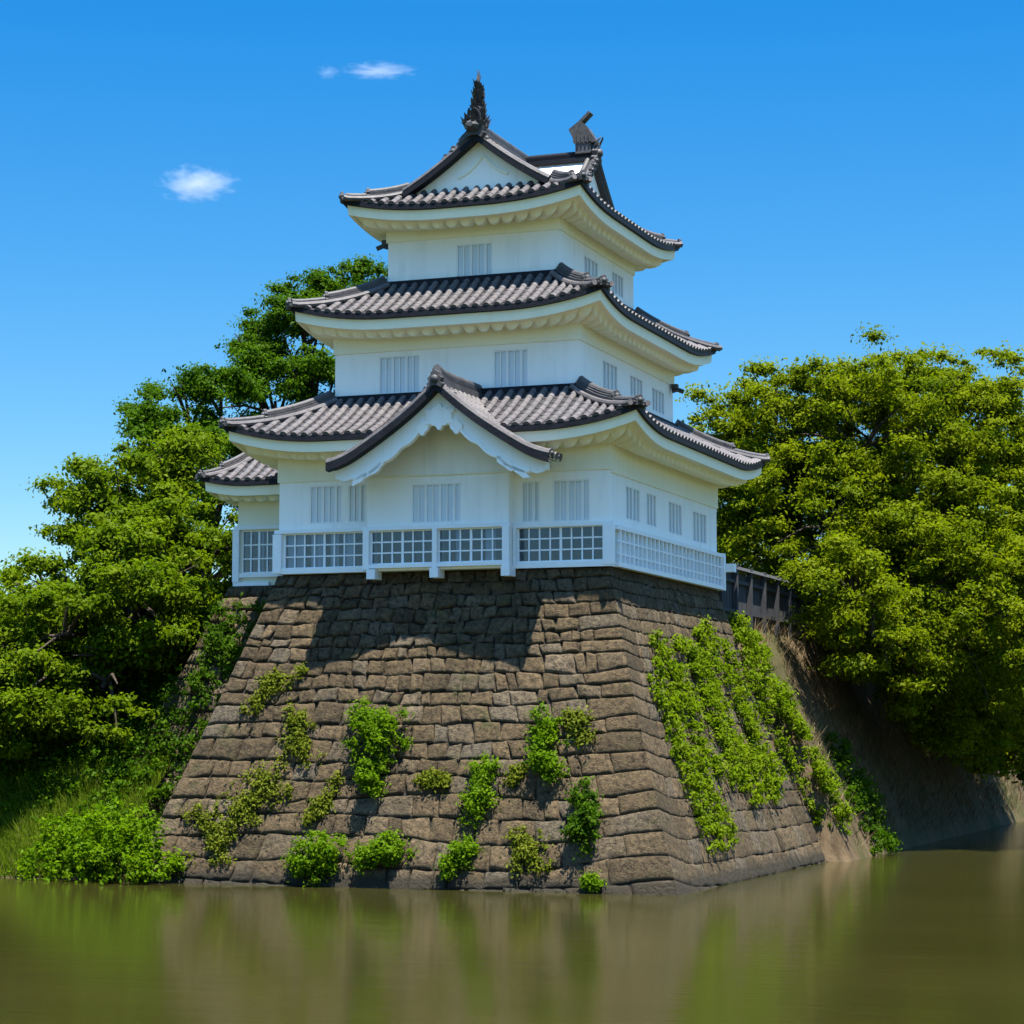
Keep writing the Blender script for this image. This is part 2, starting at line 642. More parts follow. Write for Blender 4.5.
mb = MB()
zs2 = courses(HA, 0.42, 0.62, 9)
stone_face(mb, ax_front, zs2, 4.4, 0, 41, 0.04, (0.9, 0.7))
ra = empty('recessed_stone_wall', (0, 0, 0))
tag(ra, 'shaded stone wall set back behind the left edge of the big stone base', 'stone wall')
mb.build('facing_stone', 'stone', ra, smooth=50, attr=True)
mb = MB()
rows = []
for z in np.linspace(-1.0, HA - 0.03, 12):
    t = max(0, 1 - z / HA)
    xl, yf = -13.4 - 4.2 * t + .09, 2.95 - 2.3 * t + .09
    rows.append([(xl, yf, z), (-9, yf, z), (-9, 10.5 + 1.5 * t, z), (xl, 10.5 + 1.5 * t, z)])
ix = mb.grid(rows, True)
mb.f.append(list(ix[-1]))
mb.build('core', 'gap', ra)

# ------------------------------------------------------------------ the keep
keep = empty('castle_tower', (0, 0, 0))
tag(keep, 'white three storey castle tower with dark tiled roofs standing on the stone base', 'castle tower')


def holed(mb, fr, u0, u1, z0, z1, holes, depth):
    """wall face with holes; fr(u, d, z) -> point, d = distance inward"""
    us = sorted({u0, u1, *[h[0] for h in holes], *[h[1] for h in holes]})
    zz = sorted({z0, z1, *[h[2] for h in holes], *[h[3] for h in holes]})
    for i in range(len(us) - 1):
        for j in range(len(zz) - 1):
            cu, cz = (us[i] + us[i + 1]) / 2, (zz[j] + zz[j + 1]) / 2
            if any(h[0] < cu < h[1] and h[2] < cz < h[3] for h in holes):
                continue
            mb.face([fr(us[i], 0, zz[j]), fr(us[i + 1], 0, zz[j]), fr(us[i + 1], 0, zz[j + 1]), fr(us[i], 0, zz[j + 1])])
    for a, b, c, d in holes:
        q = [(a, c), (b, c), (b, d), (a, d)]
        for k in range(4):
            (p, r_), (p2, r2) = q[k], q[(k + 1) % 4]
            mb.face([fr(p, 0, r_), fr(p, depth, r_), fr(p2, depth, r2), fr(p2, 0, r2)])


def fbox(mb, fr, u0, u1, d0, d1, z0, z1):
    c = [fr(u, d, z) for z in (z0, z1) for d in (d0, d1) for u in (u0, u1)]
    i = [mb.vert(p) for p in c]
    for q in ((0, 1, 5, 4), (1, 3, 7, 5), (3, 2, 6, 7), (2, 0, 4, 6), (4, 5, 7, 6), (0, 2, 3, 1)):
        mb.f.append([i[k] for k in q])


def F(y):
    return lambda u, d, z: (u, y + d, z)


def Rt(x):
    return lambda u, d, z: (x - d, u, z)


DEPTH = 0.075


def window(fr, u0, u1, z0, z1, nb):
    """barred window in its opening: frame and bars, with the pane behind"""
    m1 = MB()
    t = 0.045
    fbox(m1, fr, u0, u1, 0.005, 0.05, z0, z0 + t)
    fbox(m1, fr, u0, u1, 0.005, 0.05, z1 - t, z1)
    fbox(m1, fr, u0, u0 + t, 0.007, 0.048, z0 + t, z1 - t)
    fbox(m1, fr, u1 - t, u1, 0.007, 0.048, z0 + t, z1 - t)
    for k in range(1, nb):
        c = lerp(u0, u1, k / nb)
        w = 0.045 if k % 2 == 0 else 0.022
        fbox(m1, fr, c - w, c + w, 0.01, 0.045, z0 + t, z1 - t)
    w = m1.build('window', 'bar', keep)
    m2 = MB()
    m2.face([fr(u0, 0.055, z0), fr(u1, 0.055, z0), fr(u1, 0.055, z1), fr(u0, 0.055, z1)])
    m2.build('pane', 'pane', w)


def storey(x0, x1, y0, y1, z0, z1, wf, wr, name='storey_wall', xs=()):
    m1 = MB()
    holed(m1, F(y0), x0, x1, z0, z1, [h[:4] for h in wf], DEPTH)
    holed(m1, Rt(x1), y0, y1, z0, z1, [h[:4] for h in wr], DEPTH)
    m1.face([(x0, y1, z0), (x0, y0, z0), (x0, y0, z1), (x0, y1, z1)])
    m1.face([(x1, y1, z0), (x0, y1, z0), (x0, y1, z1), (x1, y1, z1)])
    m1.face([(x0, y0, z1), (x1, y0, z1), (x1, y1, z1), (x0, y1, z1)])
    w = m1.build(name, 'plaster', keep)
    for h in wf:
        window(F(y0), *h)
    for h in wr:
        window(Rt(x1), *h)
    return w


def frieze(parent, x0, x1, y0, y1, z0, z1, q=0.045):
    m1 = MB()
    m1.box(x0 - q, x1 + q, y0 - q, y1 + q, z0, z1)
    m1.build('frieze_band', 'cream', parent)


# storey 1 : the upper wall, standing on a glazed veranda band
Z1B, ZR = 8.86, 10.06
m1 = MB()
wf1 = [(-9.26, -8.22, 10.33, 11.45, 5), (-8.02, -7.46, 10.33, 11.45, 3), (-2.62, -2.08, 10.16, 11.33, 3), (-1.68, -0.58, 10.14, 11.33, 5)]
wr1 = [(1.5, 2.85, 10.30, 11.28, 4), (3.5, 4.5, 10.30, 11.28, 3), (5.75, 7.2, 10.26, 11.25, 4), (8.4, 10.0, 10.22, 11.2, 4)]
pan = [(-10.05, -7.50, 9.04, 10.04), (-2.72, -0.18, 9.04, 10.0)]
# front wall pieces left and right of the projecting bay
holed(m1, F(0), -10.25, -7.22, Z1B, 12.55, [h[:4] for h in wf1[:2]] + [pan[0]], 0.42)
holed(m1, F(0), -2.86, 0, Z1B, 12.55, [h[:4] for h in wf1[2:]] + [pan[1]], 0.42)
holed(m1, Rt(0), 0, 11.2, Z1B, 12.55, [h[:4] for h in wr1], DEPTH)
m1.face([(-10.25, 11.2, Z1B), (-10.25, 0, Z1B), (-10.25, 0, 12.55), (-10.25, 11.2, 12.55)])
m1.face([(0, 11.2, Z1B), (-10.25, 11.2, Z1B), (-10.25, 11.2, 12.55), (0, 11.2, 12.55)])
w1 = m1.build('storey_wall', 'plaster', keep)
for h in wf1:
    window(F(0), *h)
for h in wr1:
    window(Rt(0), *h)
m1 = MB()
q = 0.045
m1.box(-10.25 - q, -7.24, -q, 0.1, 11.58, 12.5)
m1.box(-2.84, q, -q, 0.1, 11.58, 12.5)
m1.box(-0.1, q, 0.1, 11.2 + q, 11.50, 12.5)
m1.box(-10.25 - q, -10.15, 0.1, 11.2 + q, 11.58, 12.5)
m1.build('frieze_band', 'cream', w1)

# projecting bay under the front gable
YB = -0.42
m1 = MB()
wb = [(-5.83, -4.31, 10.20, 11.33, 7)]
pb = [(-7.08, -5.14, 9.06, 10.0), (-4.98, -3.02, 9.06, 10.0)]
holed(m1, F(YB), -7.22, -2.86, Z1B, 11.6, [h[:4] for h in wb] + pb, 0.42)
for x in (-7.22, -2.86):
    m1.face([(x, YB, Z1B), (x, 0.3, Z1B), (x, 0.3, 11.6), (x, YB, 11.6)])
m1.face([(-7.22, YB, Z1B), (-2.86, YB, Z1B), (-2.86, 0.3, Z1B), (-7.22, 0.3, Z1B)])
bay = m1.build('bay_wall', 'plaster', keep)
for h in wb:
    window(F(YB), *h)
# storey 2 and 3
wf2 = [(-7.68, -6.36, 14.28, 15.42, 6), (-4.02, -2.94, 14.25, 15.40, 5)]
wr2 = [(3.55, 5.0, 14.35, 15.32, 4), (6.25, 7.6, 14.5, 15.28, 4), (8.55, 9.95, 14.45, 15.22, 4)]
w2 = storey(-9.12, -1.36, 1.4, 10.9, 13.2, 16.35, wf2, wr2)
frieze(w2, -9.12, -1.36, 1.4, 10.9, 15.56, 16.32)
wf3 = [(-5.58, -4.42, 17.72, 18.86, 5)]
wr3 = [(4.65, 6.0, 18.02, 18.78, 4), (7.4, 8.6, 18.10, 18.82, 4)]
w3 = storey(-7.82, -2.30, 2.35, 9.65, 16.9, 19.75, wf3, wr3)
frieze(w3, -7.82, -2.30, 2.35, 9.65, 19.08, 19.70)

# veranda: glazed panels, rails, posts
def railing_panel(fr, u0, u1, z0, z1, cols, rows=3, deep=0.40, curtains=()):
    m1 = MB()
    t = 0.021
    for k in range(cols + 1):
        c = lerp(u0, u1, k / cols)
        w = t if k not in (cols // 2,) else 0.036
        fbox(m1, fr, max(u0, c - w), min(u1, c + w), 0.0, 0.07, z0, z1)
    for k in range(rows + 1):
        c = lerp(z0, z1, k / rows)
        fbox(m1, fr, u0, u1, 0.003, 0.067, max(z0, c - t), min(z1, c + t))
    p = m1.build('railing_panel', 'paint', keep)
    m2 = MB()
    fbox(m2, fr, u0, u1, 0.035, 0.047, z0, z1)
    m2.build('glass_pane', 'glass', p)
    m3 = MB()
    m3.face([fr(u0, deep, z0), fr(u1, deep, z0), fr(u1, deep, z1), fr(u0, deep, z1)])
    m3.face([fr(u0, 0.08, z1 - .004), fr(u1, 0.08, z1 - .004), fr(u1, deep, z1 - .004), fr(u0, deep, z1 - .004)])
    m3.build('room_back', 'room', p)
    for a, b in curtains:
        m4 = MB()
        n = max(6, int((b - a) / 0.04))
        rows_ = [[fr(lerp(a, b, i / n), 0.12 + 0.03 * math.sin(i * 1.9), z) for i in range(n + 1)] for z in (z0 + 0.02, z1 - 0.02)]
        m4.grid(rows_)
        m4.build('curtain', 'curtain', p, smooth=80)
    return p


railing_panel(F(0.0), *pan[0], 8, curtains=((-10.0, -9.45), (-9.25, -8.85), (-8.62, -8.35), (-8.15, -7.9)))
railing_panel(F(0.0), *pan[1], 8)
railing_panel(F(YB), *pb[0], 6)
railing_panel(F(YB), *pb[1], 6, curtains=((-3.6, -3.3), (-4.5, -4.35)))


def part_boxes(name, m, boxes, parent=keep):
    m1 = MB()
    for b in boxes:
        m1.box(*b)
    return m1.build(name, m, parent)


# top and bottom rails
part_boxes('top_rail', 'paint', [(-10.35, -7.22, -0.12, -0.003, 10.06, 10.17), (-2.86, 0.14, -0.12, -0.003, 10.0, 10.11),
                                 (-7.30, -2.78, YB - 0.12, YB - 0.003, 10.02, 10.13)])
part_boxes('bottom_rail', 'paint', [(-10.35, -7.30, -0.14, -0.003, 8.87, 9.03), (-2.78, 0.14, -0.14, -0.003, 8.85, 9.0),
                                    (-7.30, -2.78, YB - 0.14, YB - 0.003, 8.93, 9.03)])
for a, b, y in ((-10.38, -10.10, 0), (-7.47, -7.24, 0), (-2.84, -2.74, 0), (-0.16, 0.16, 0), (-7.29, -7.10, YB), (-5.13, -4.99, YB), (-3.0, -2.79, YB)):
    part_boxes('railing_post', 'paint', [(a, b, y - 0.16, y - 0.004, 8.90, 10.04)])
for x, y in ((-7.02, YB), (-5.06, YB), (-2.89, YB)):
    part_boxes('beam_end', 'paint', [(x - .13, x + .13, y - 0.2, y + 0.3, 8.62, 8.90)])
# lattice rail on the right side
m1 = MB()
fr = Rt(0.20)
for k in range(27):
    c = lerp(0.42, 11.1, k / 26)
    w = 0.032 if k % 3 else 0.05
    fbox(m1, fr, c - w, c + w, 0.0, 0.06, 8.96, 9.94)
for z in (9.22, 9.58):
    fbox(m1, fr, 0.2, 11.2, 0.008, 0.052, z - .022, z + .022)
rp = m1.build('side_lattice', 'paint', keep)
m1 = MB()
fbox(m1, Rt(0.0), 0.3, 11.2, -0.02, -0.005, 9.03, 9.86)
m1.build('pane', 'pane', rp)
part_boxes('top_rail', 'paint', [(0.003, 0.22, 0.16, 11.36, 9.90, 10.02)])
part_boxes('bottom_rail', 'paint', [(0.003, 0.22, 0.16, 11.36, 8.85, 8.98)])
part_boxes('railing_post', 'paint', [(-0.1, 0.24, 11.18, 11.42, 8.84, 10.04)])
part_boxes('beam_end', 'paint', [(-0.05, 0.5, 11.43, 11.75, 9.45, 9.72)])


# ---- tiled roofs
def clampz(t):
    return max(0.0, min(1.0, t))


class Skirt:
    def __init__(s, out, inn, zo, zi, lift, sag=0.32, lr=3.2):
        s.o, s.i, s.zo, s.zi, s.lift, s.sag, s.lr = out, inn, zo, zi, lift, sag, lr
        x0, x1, y0, y1 = out
        a0, a1, b0, b1 = inn
        s.sides = {'front': ((x0, y0), (x1, y0), (a0, b0), (a1, b0)), 'right': ((x1, y0), (x1, y1), (a1, b0), (a1, b1)),
                   'back': ((x1, y1), (x0, y1), (a1, b1), (a0, b1)), 'left': ((x0, y1), (x0, y0), (a0, b1), (a0, b0))}

    def prof(s, v):
        return v * (1 - s.sag) + s.sag * v * v

    def lift_at(s, side, u):
        A, B, _, _ = s.sides[side]
        L = math.hypot(B[0] - A[0], B[1] - A[1])
        d = min(u, 1 - u) * L
        w = clampz(1 - d / min(s.lr, L / 2))
        return s.lift * w ** 2.2

    def P(s, side, u, v, dz=0.0):
        A, B, a, b = s.sides[side]
        x = lerp(lerp(A[0], B[0], u), lerp(a[0], b[0], u), v)
        y = lerp(lerp(A[1], B[1], u), lerp(a[1], b[1], u), v)
        z = s.zo + (s.zi - s.zo) * s.prof(v) + s.lift_at(side, u) * (1 - clampz(v)) ** 1.5
        return Vector((x, y, z + dz))

    def tang(s, side, v):
        A, B, a, b = s.sides[side]
        k = 0 if side in ('front', 'back') else 1
        return lerp(A[k], a[k], v), lerp(B[k], b[k], v)


RIB = 0.335
VT = 0.31


def rib(mb, pts, r=0.108):
    """a row of round tiles along pts; each tile tapers up the slope so the courses show"""
    n = len(pts)
    rows = []
    for i in range(n):
        t = (pts[min(i + 1, n - 1)] - pts[max(i - 1, 0)]).normalized()
        sv = Vector((t.y, -t.x, 0)).normalized()
        up = sv.cross(t)
        jit = rng.uniform(-.008, .008)
        for rr in ((r * .98, r * 1.05) if 0 < i < n - 1 else ((r * 1.1,) if i == 0 else (r * .9,))):
            rows.append([pts[i] + sv * (math.cos(a) * rr + jit) + up * (math.sin(a) * rr + 0.015) for a in (PI + .35, PI * .86, PI * .66, PI * .5, PI * .34, PI * .14, -.35)])
    ix = mb.grid(rows)
    # round end tile at the eave
    t = (pts[1] - pts[0]).normalized()
    sv = Vector((t.y, -t.x, 0)).normalized()
    up = sv.cross(t)
    mb.face([pts[0] - t * .015 + sv * math.cos(a) * r * 1.12 + up * (math.sin(a) * r * 1.12 + .01) for a in np.linspace(0, 2 * PI, 11)[:-1]])


def skip_none(side, p):
    return False


def tile_roof(sk, name, sides=('front', 'right', 'back', 'left'), skip=skip_none, vmax=1.0):
    m1, m2 = MB(), MB()
    for side in sides:
        A, B, a, b = sk.sides[side]
        depth = math.hypot((sk.zi - sk.zo), abs(a[1] - A[1]) if side in ('front', 'back') else abs(a[0] - A[0]))
        nv = max(3, int(round(depth / VT)))
        L = math.hypot(B[0] - A[0], B[1] - A[1])
        nu = int(L / 0.25)
        rows = []
        for j in range(nv):
            rows.append([sk.P(side, i / nu, j / nv, 0.028) for i in range(nu + 1)])
            rows.append([sk.P(side, i / nu, (j + 1) / nv, 0.0) for i in range(nu + 1)])
        keepf = len(m1.f)
        m1.grid(rows)
        if skip is not skip_none:
            m1.f = m1.f[:keepf] + [f for f in m1.f[keepf:] if not skip(side, Vector(np.mean([m1.v[k] for k in f], axis=0)))]
        t0, t1 = sk.tang(side, 0)
        n = int(abs(t1 - t0) / RIB)
        for k in range(n):
            s_ = t0 + (t1 - t0) * (k + .5) / n
            pts = []
            for j in range(nv + 1):
                v = j / nv
                a0, a1 = sk.tang(side, v)
                u = (s_ - a0) / (a1 - a0)
                if not 0.005 < u < 0.995:
                    break
                p = sk.P(side, u, v, 0.0)
                if skip(side, p):
                    pts = []
                    continue
                pts.append(p)
            if len(pts) > 1:
                rib(m2, pts)
    r = m1.build(name, 'tile', keep, smooth=30)
    m2.build('round_tile_rows', 'ribtile', r, smooth=40)
    return r


def eaves(sk, root, wall, zw, sides=('front', 'right', 'back', 'left'), skip=skip_none):
    """dark tile edge, white fascia and scalloped plaster soffit"""
    x0, x1, y0, y1 = sk.o
    wx0, wx1, wy0, wy1 = wall

    def inset(side, u, d, dz):
        A, B, _, _ = sk.sides[side]
        p = sk.P(side, u, 0)
        k = 0 if side in ('front', 'back') else 1
        q = [p.x, p.y]
        lo, hi = (x0, x1) if k == 0 else (y0, y1)
        q[k] = lerp(lo + d, hi - d, (q[k] - lo) / (hi - lo))
        if side == 'front': q[1] = y0 + d
        if side == 'back': q[1] = y1 - d
        if side == 'right': q[0] = x1 - d
        if side == 'left': q[0] = x0 + d
        return Vector((q[0], q[1], p.z + dz))

    W = {'front': ((wx0, wy0), (wx1, wy0)), 'right': ((wx1, wy0), (wx1, wy1)), 'back': ((wx1, wy1), (wx0, wy1)), 'left': ((wx0, wy1), (wx0, wy0))}
    md, mf, ms = MB(), MB(), MB()
    for side in sides:
        A, B, _, _ = sk.sides[side]
        L = math.hypot(B[0] - A[0], B[1] - A[1])
        nu = int(L / 0.06)

        def add(mb, rows):
            f0 = len(mb.f)
            mb.grid(rows)
            if skip is not skip_none:
                mb.f = mb.f[:f0] + [f for f in mb.f[f0:] if not skip(side, Vector(np.mean([mb.v[k] for k in f], axis=0)))]
        us = [i / nu for i in range(nu + 1)]
        add(md, [[inset(side, u, d, dz) for u in us] for d, dz in ((0.10, .035), (-0.035, .03), (-0.035, -.13 - 0.0), (0.13, -.16))])
        add(mf, [[inset(side, u, d, dz) for u in us] for d, dz in ((0.06, -.10), (0.085, -.44), (0.20, -.45))])
        rows = []
        prof_ = ((0, .19, 0, 0), (.10, .19, .0, 0), (.20, .19, -.04, .06), (.24, .19, -.19, .22), (.34, .19, -.20, .23), (.55, .19, -.16, .20), (.8, .19, -.09, .15), (1.0, .19, 0, .12))
        for v, d_, dz, amp in prof_:
            row = []
            for u in us:
                p = inset(side, u, d_, -.435)
                a, b = W[side]
                qx, qy = lerp(a[0], b[0], u), lerp(a[1], b[1], u)
                wv = (1 - abs(math.sin(u * round(L / 0.50) * PI))) ** 1.6          # gaps between the plastered rafters
                z = lerp(p.z, zw, v) + dz + amp * wv
                row.append((lerp(p.x, qx, v), lerp(p.y, qy, v), z))
            rows.append(row)
        add(ms, rows)
    e = md.build('tile_edge', 'dark', root, smooth=40)
    mf.build('fascia', 'soffit', root, smooth=40)
    ms.build('soffit', 'soffit', root, smooth=60)


def ridge_prof(s=1.0):
    """layered ridge: stepped sides, round cap"""
    p = [(-.20, -.10), (-.20, .06), (-.15, .07), (-.16, .15), (-.115, .16), (-.12, .24), (-.10, .25)]
    p += [(math.cos(a) * .10, .25 + math.sin(a) * .11) for a in np.linspace(PI * .9, PI * .1, 7)]
    p += [(.10, .25), (.12, .24), (.115, .16), (.16, .15), (.15, .07), (.20, .06), (.20, -.10)]
    return [(a * s, b * s) for a, b in p]


def end_tile(mb, p, d, s=1.0, horns=True):
    """ornamental ridge-end tile: scalloped shield, round boss, horn and side curls; d = outward direction"""
    d = Vector((d[0], d[1], 0)).normalized()
    sv = Vector((d.y, -d.x, 0))
    p = Vector(p)
    shield = [(-.26, -.16), (-.33, -.02), (-.24, .06), (-.30, .20), (-.17, .27), (-.14, .42), (0, .50), (.14, .42), (.17, .27), (.30, .20), (.24, .06), (.33, -.02), (.26, -.16), (.1, -.08), (-.1, -.08)]
    i0 = [mb.vert(p + sv * a * s + Vector((0, 0, b * s)) - d * .08 * s) for a, b in shield]
    i1 = [mb.vert(p + sv * a * s * .92 + Vector((0, 0, b * s * .95)) + d * .09 * s) for a, b in shield]
    n = len(shield)
    mb.f.append(i1)
    mb.f.append(list(reversed(i0)))
    for k in range(n):
        mb.f.append([i0[k], i0[(k + 1) % n], i1[(k + 1) % n], i1[k]])
    # boss
    rows = []
    for t, r in ((.09, .15), (.15, .14), (.19, .10), (.21, .03)):
        rows.append([p + d * t * s + sv * math.cos(a) * r * s + Vector((0, 0, (.16 + math.sin(a) * r) * s)) for a in np.linspace(0, 2 * PI, 11)[:-1]])
    ix = mb.grid(rows, True)
    mb.f.append(list(ix[-1]))
    if horns:
        for sx in (-1, 1):
            pth = [p + sv * sx * .12 * s + Vector((0, 0, .36 * s)), p + sv * sx * .16 * s + d * .06 * s + Vector((0, 0, .52 * s)), p + sv * sx * .12 * s + d * .16 * s + Vector((0, 0, .64 * s)), p + sv * sx * .04 * s + d * .20 * s + Vector((0, 0, .70 * s))]
            rr = [.07, .055, .035, .012]
            rows = [[q + sv * math.cos(a) * r * s + d * math.sin(a) * r * s for a in np.linspace(0, 2 * PI, 7)[:-1]] for q, r in zip(pth, rr)]
            mb.grid(rows, True)


def hip(sk, root, corner, s=1.0, v1=1.0, ext=0.04):
    side, u = {'fl': ('front', 0.0), 'fr': ('front', 1.0), 'br': ('back', 0.0), 'bl': ('back', 1.0)}[corner]
    pts = [sk.P(side, u, v) for v in np.linspace(-0.02, v1, 22)]
    d = (pts[0] - pts[-1])
    d = Vector((d.x, d.y, 0)).normalized()
    mb = MB()
    tip = [pts[0] + d * ext + Vector((0, 0, .08)), pts[0] + d * ext * .5 + Vector((0, 0, .04))]
    mb.sweep(tip + pts[1:], [(a_ * .9 * s, b_ * .62 * s) for a_, b_ in ridge_prof(1.0)])
    up = [p + Vector((0, 0, .11 * s)) for p in pts[8:]]
    mb.sweep(up, [(a_ * .85 * s, b_ * .66 * s) for a_, b_ in ridge_prof(1.0)])
    h = mb.build('hip_ridge', 'ridge', root, smooth=35)
    sv = Vector((d.y, -d.x, 0))
    for k in (-1, 1):                       # rolls of round tiles along both flanks of the hip
        mb = MB()
        roll = [p + sv * k * .27 * s + Vector((0, 0, .0)) for p in tip[1:] + pts[1:]]
        mb.sweep(roll, [(math.cos(a) * .085, math.sin(a) * .085) for a in np.linspace(0, 2 * PI, 9)[:-1]])
        mb.build('hip_roll', 'ribtile', root, smooth=40)
    m2 = MB()
    end_tile(m2, pts[0] + d * ext + Vector((0, 0, .03)), d, .50 * s, False)
    m2.build('ridge_end_tile', 'orn', root, smooth=40)
    m2 = MB()
    end_tile(m2, up[0] + d * .04 + Vector((0, 0, .02)), d, .52 * s, False)
    m2.build('ridge_end_tile', 'orn', root, smooth=40)


# front gable of the first roof (defined first: the roof opens where it passes through)
GX, GZ, GW, GY = -4.47, 13.98, 3.36, -1.95


def gz(x):
    a = abs(x - GX) / GW
    return GZ - 2.36 * (1.38 * a - .66 * a * a + .28 * a ** 3) + 0.20 * (max(0, a - .72) / .28) ** 2


def skip1(side, p):
    return side == 'front' and p.y < 0.9 and p.z < gz(p.x) - 0.10 and abs(p.x - GX) < 3.0


R1 = Skirt((-11.42, 1.22, -1.22, 12.75), (-9.16, -1.32, 1.36, 10.94), 12.74, 14.16, 0.46)
roof1 = tile_roof(R1, 'lower_roof', skip=skip1)
eaves(R1, roof1, (-10.25, 0, 0, 11.2), 12.28, skip=skip1)
R2 = Skirt((-10.05, -0.30, 0.32, 12.2), (-7.86, -2.26, 2.31, 9.69), 16.50, 17.74, 0.42)
roof2 = tile_roof(R2, 'middle_roof')
eaves(R2, roof2, (-9.12, -1.36, 1.4, 10.9), 16.02)
R3 = Skirt((-8.72, -1.18, 1.12, 10.95), (-7.0, -2.4, 2.15, 10.0), 19.86, 20.52, 0.36, 0.25)
roof3 = tile_roof(R3, 'top_roof')
eaves(R3, roof3, (-7.82, -2.30, 2.35, 9.65), 19.42)
for sk, r in ((R1, roof1), (R2, roof2), (R3, roof3)):
    for c in ('fl', 'fr', 'br', 'bl'):
        hip(sk, r, c)
# flashing course where each roof meets the wall above
for sk, r in ((R1, roof1), (R2, roof2)):
    a0, a1, b0, b1 = sk.i
    m1 = MB()
    z = sk.zi
    for bx in ((a0 - .12, a1 + .12, b0 - .14, b0 + .02), (a1 - .02, a1 + .14, b0 + .02, b1), (a0 - .14, a0 + .02, b0 + .02, b1)):
        m1.box(*bx, z - .12, z + .11)
    m1.build('wall_flashing', 'dark', r)


# upper part of the top roof: steep gable facing front, crossed by one facing right
TX, TZ, TW = -4.70, 22.02, 2.32
TY0, TYC, TY1 = 1.62, 5.6, 10.3


def tz(x):
    a = abs(x - TX) / TW
    return TZ - (TZ - 20.44) * (1.22 * a - .22 * a * a)


def gable_slopes(fz, cx, w, y0, yback, name, parent_root=None, zmin=None):
    m1, m2 = MB(), MB()
    nv = max(4, int(round(math.hypot(w, fz(cx) - fz(cx + w)) / VT)))
    for sg in (-1, 1):
        rows = []
        for j in range(nv):
            for jj, dz in ((j / nv, .028), ((j + 1) / nv, 0)):
                x = cx + sg * w * (1 - jj)
                yb = yback(x, fz(x))
                rows.append([(x, lerp(y0, yb, i / 8), fz(x) + dz) for i in range(9)])
        m1.grid(rows)
        # underside
        rows = []
        for j in range(nv + 1):
            x = cx + sg * w * (1 - j / nv)
            rows.append([(x, lerp(y0 + .02, yback(x, fz(x)), i / 2), fz(x) - .12) for i in range(3)])
        m1.grid(rows)
        k = 0
        y = y0 + .62
        while y < 11:
            pts = []
            for j in range(nv + 1):
                x = cx + sg * w * (1 - j / nv)
                if y <= yback(x, fz(x)):
                    pts.append(Vector((x, y, fz(x))))
            if len(pts) > 1:
                rib(m2, pts)
            y += RIB
    r = m1.build(name, 'tile', keep, smooth=30)
    m2.build('round_tile_rows', 'ribtile', r, smooth=40)
    return r


def verge(root, fz, cx, w, y0, n=26, s=1.0, board=0.6, yboard=None, flare=0.0):
    """two rolls of tiles along the gable edge, the dark edge below them, and the white bargeboard"""
    md, mr = MB(), MB()
    xs = [cx + w * t for t in np.linspace(-1, 1, 2 * n + 1)]
    for dy, dz, rr in ((.10, .05, .115), (.34, .04, .10)):
        for half in (xs[:n + 1], xs[n:]):
            pts = [Vector((x, y0 + dy, fz(x) + dz)) for x in half]
            mr.sweep(pts, lambda t, rr=rr: [(math.cos(a) * rr * s, math.sin(a) * rr * s) for a in np.linspace(0, 2 * PI, 9)[:-1]], side=Vector((0, 1, 0)))
    rows = [[(x, y0 + d, fz(x) + dz) for x in xs] for d, dz in ((.45, -.02), (-.03, -.02), (-.03, -.19 * s), (.20, -.21 * s))]
    md.grid(rows)
    md.build('verge_edge', 'dark', root, smooth=40)
    mr.build('verge_tiles', 'ribtile', root, smooth=40)


top = gable_slopes(tz, TX, TW, TY0, lambda x, z: TY1, 'top_gable_roof')
verge(top, tz, TX, TW, TY0, s=.9)
m1 = MB()
xs = np.linspace(-TW * .97, TW * .97, 25)
poly = [(TX + x, 20.2) for x in (-TW * .97, TW * .97)] + [(TX + x, tz(TX + x) - .14) for x in reversed(xs)]
m1.extrude(poly, 1.98, 2.2)
gw = m1.build('gable_wall', 'plaster', top)
m1 = MB()
for sg in (-1, 1):                                   # moulded chevron on the gable wall
    pts = [Vector((TX + .12 + sg * 0.80 * (1 - t), 1.965, 20.80 + 0.62 * t - (0.1 * math.sin(t * PI)))) for t in np.linspace(0, 1, 8)]
    m1.sweep(pts, [(-.03, -.03), (.02, -.03), (.02, .035), (-.03, .035)], side=Vector((0, 1, 0)))
m1.build('chevron_moulding', 'cream', top, smooth=40)
m1 = MB()
m1.sweep([Vector((TX, y, TZ + .04 + .10 * max(0, 1 - (y - TY0) / 1.2) ** 2)) for y in np.linspace(TY0 + .02, TY1 - .05, 14)], ridge_prof(1.05))
m1.build('main_ridge', 'ridge', top, smooth=35)
m1 = MB()
end_tile(m1, (TX, TY0 - .02, TZ + .02), (0, -1), 1.05)
m1.build('ridge_end_tile', 'orn', top, smooth=40)
# stepped ridges running down the gable edges (visible left of the apex as a rough dark line)

# cross gable to the right
CZ, CX1, CW = 22.0, -2.20, 1.55


def cz_(y):
    a = abs(y - TYC) / CW
    return CZ - 1.35 * (1.1 * a - .1 * a * a)


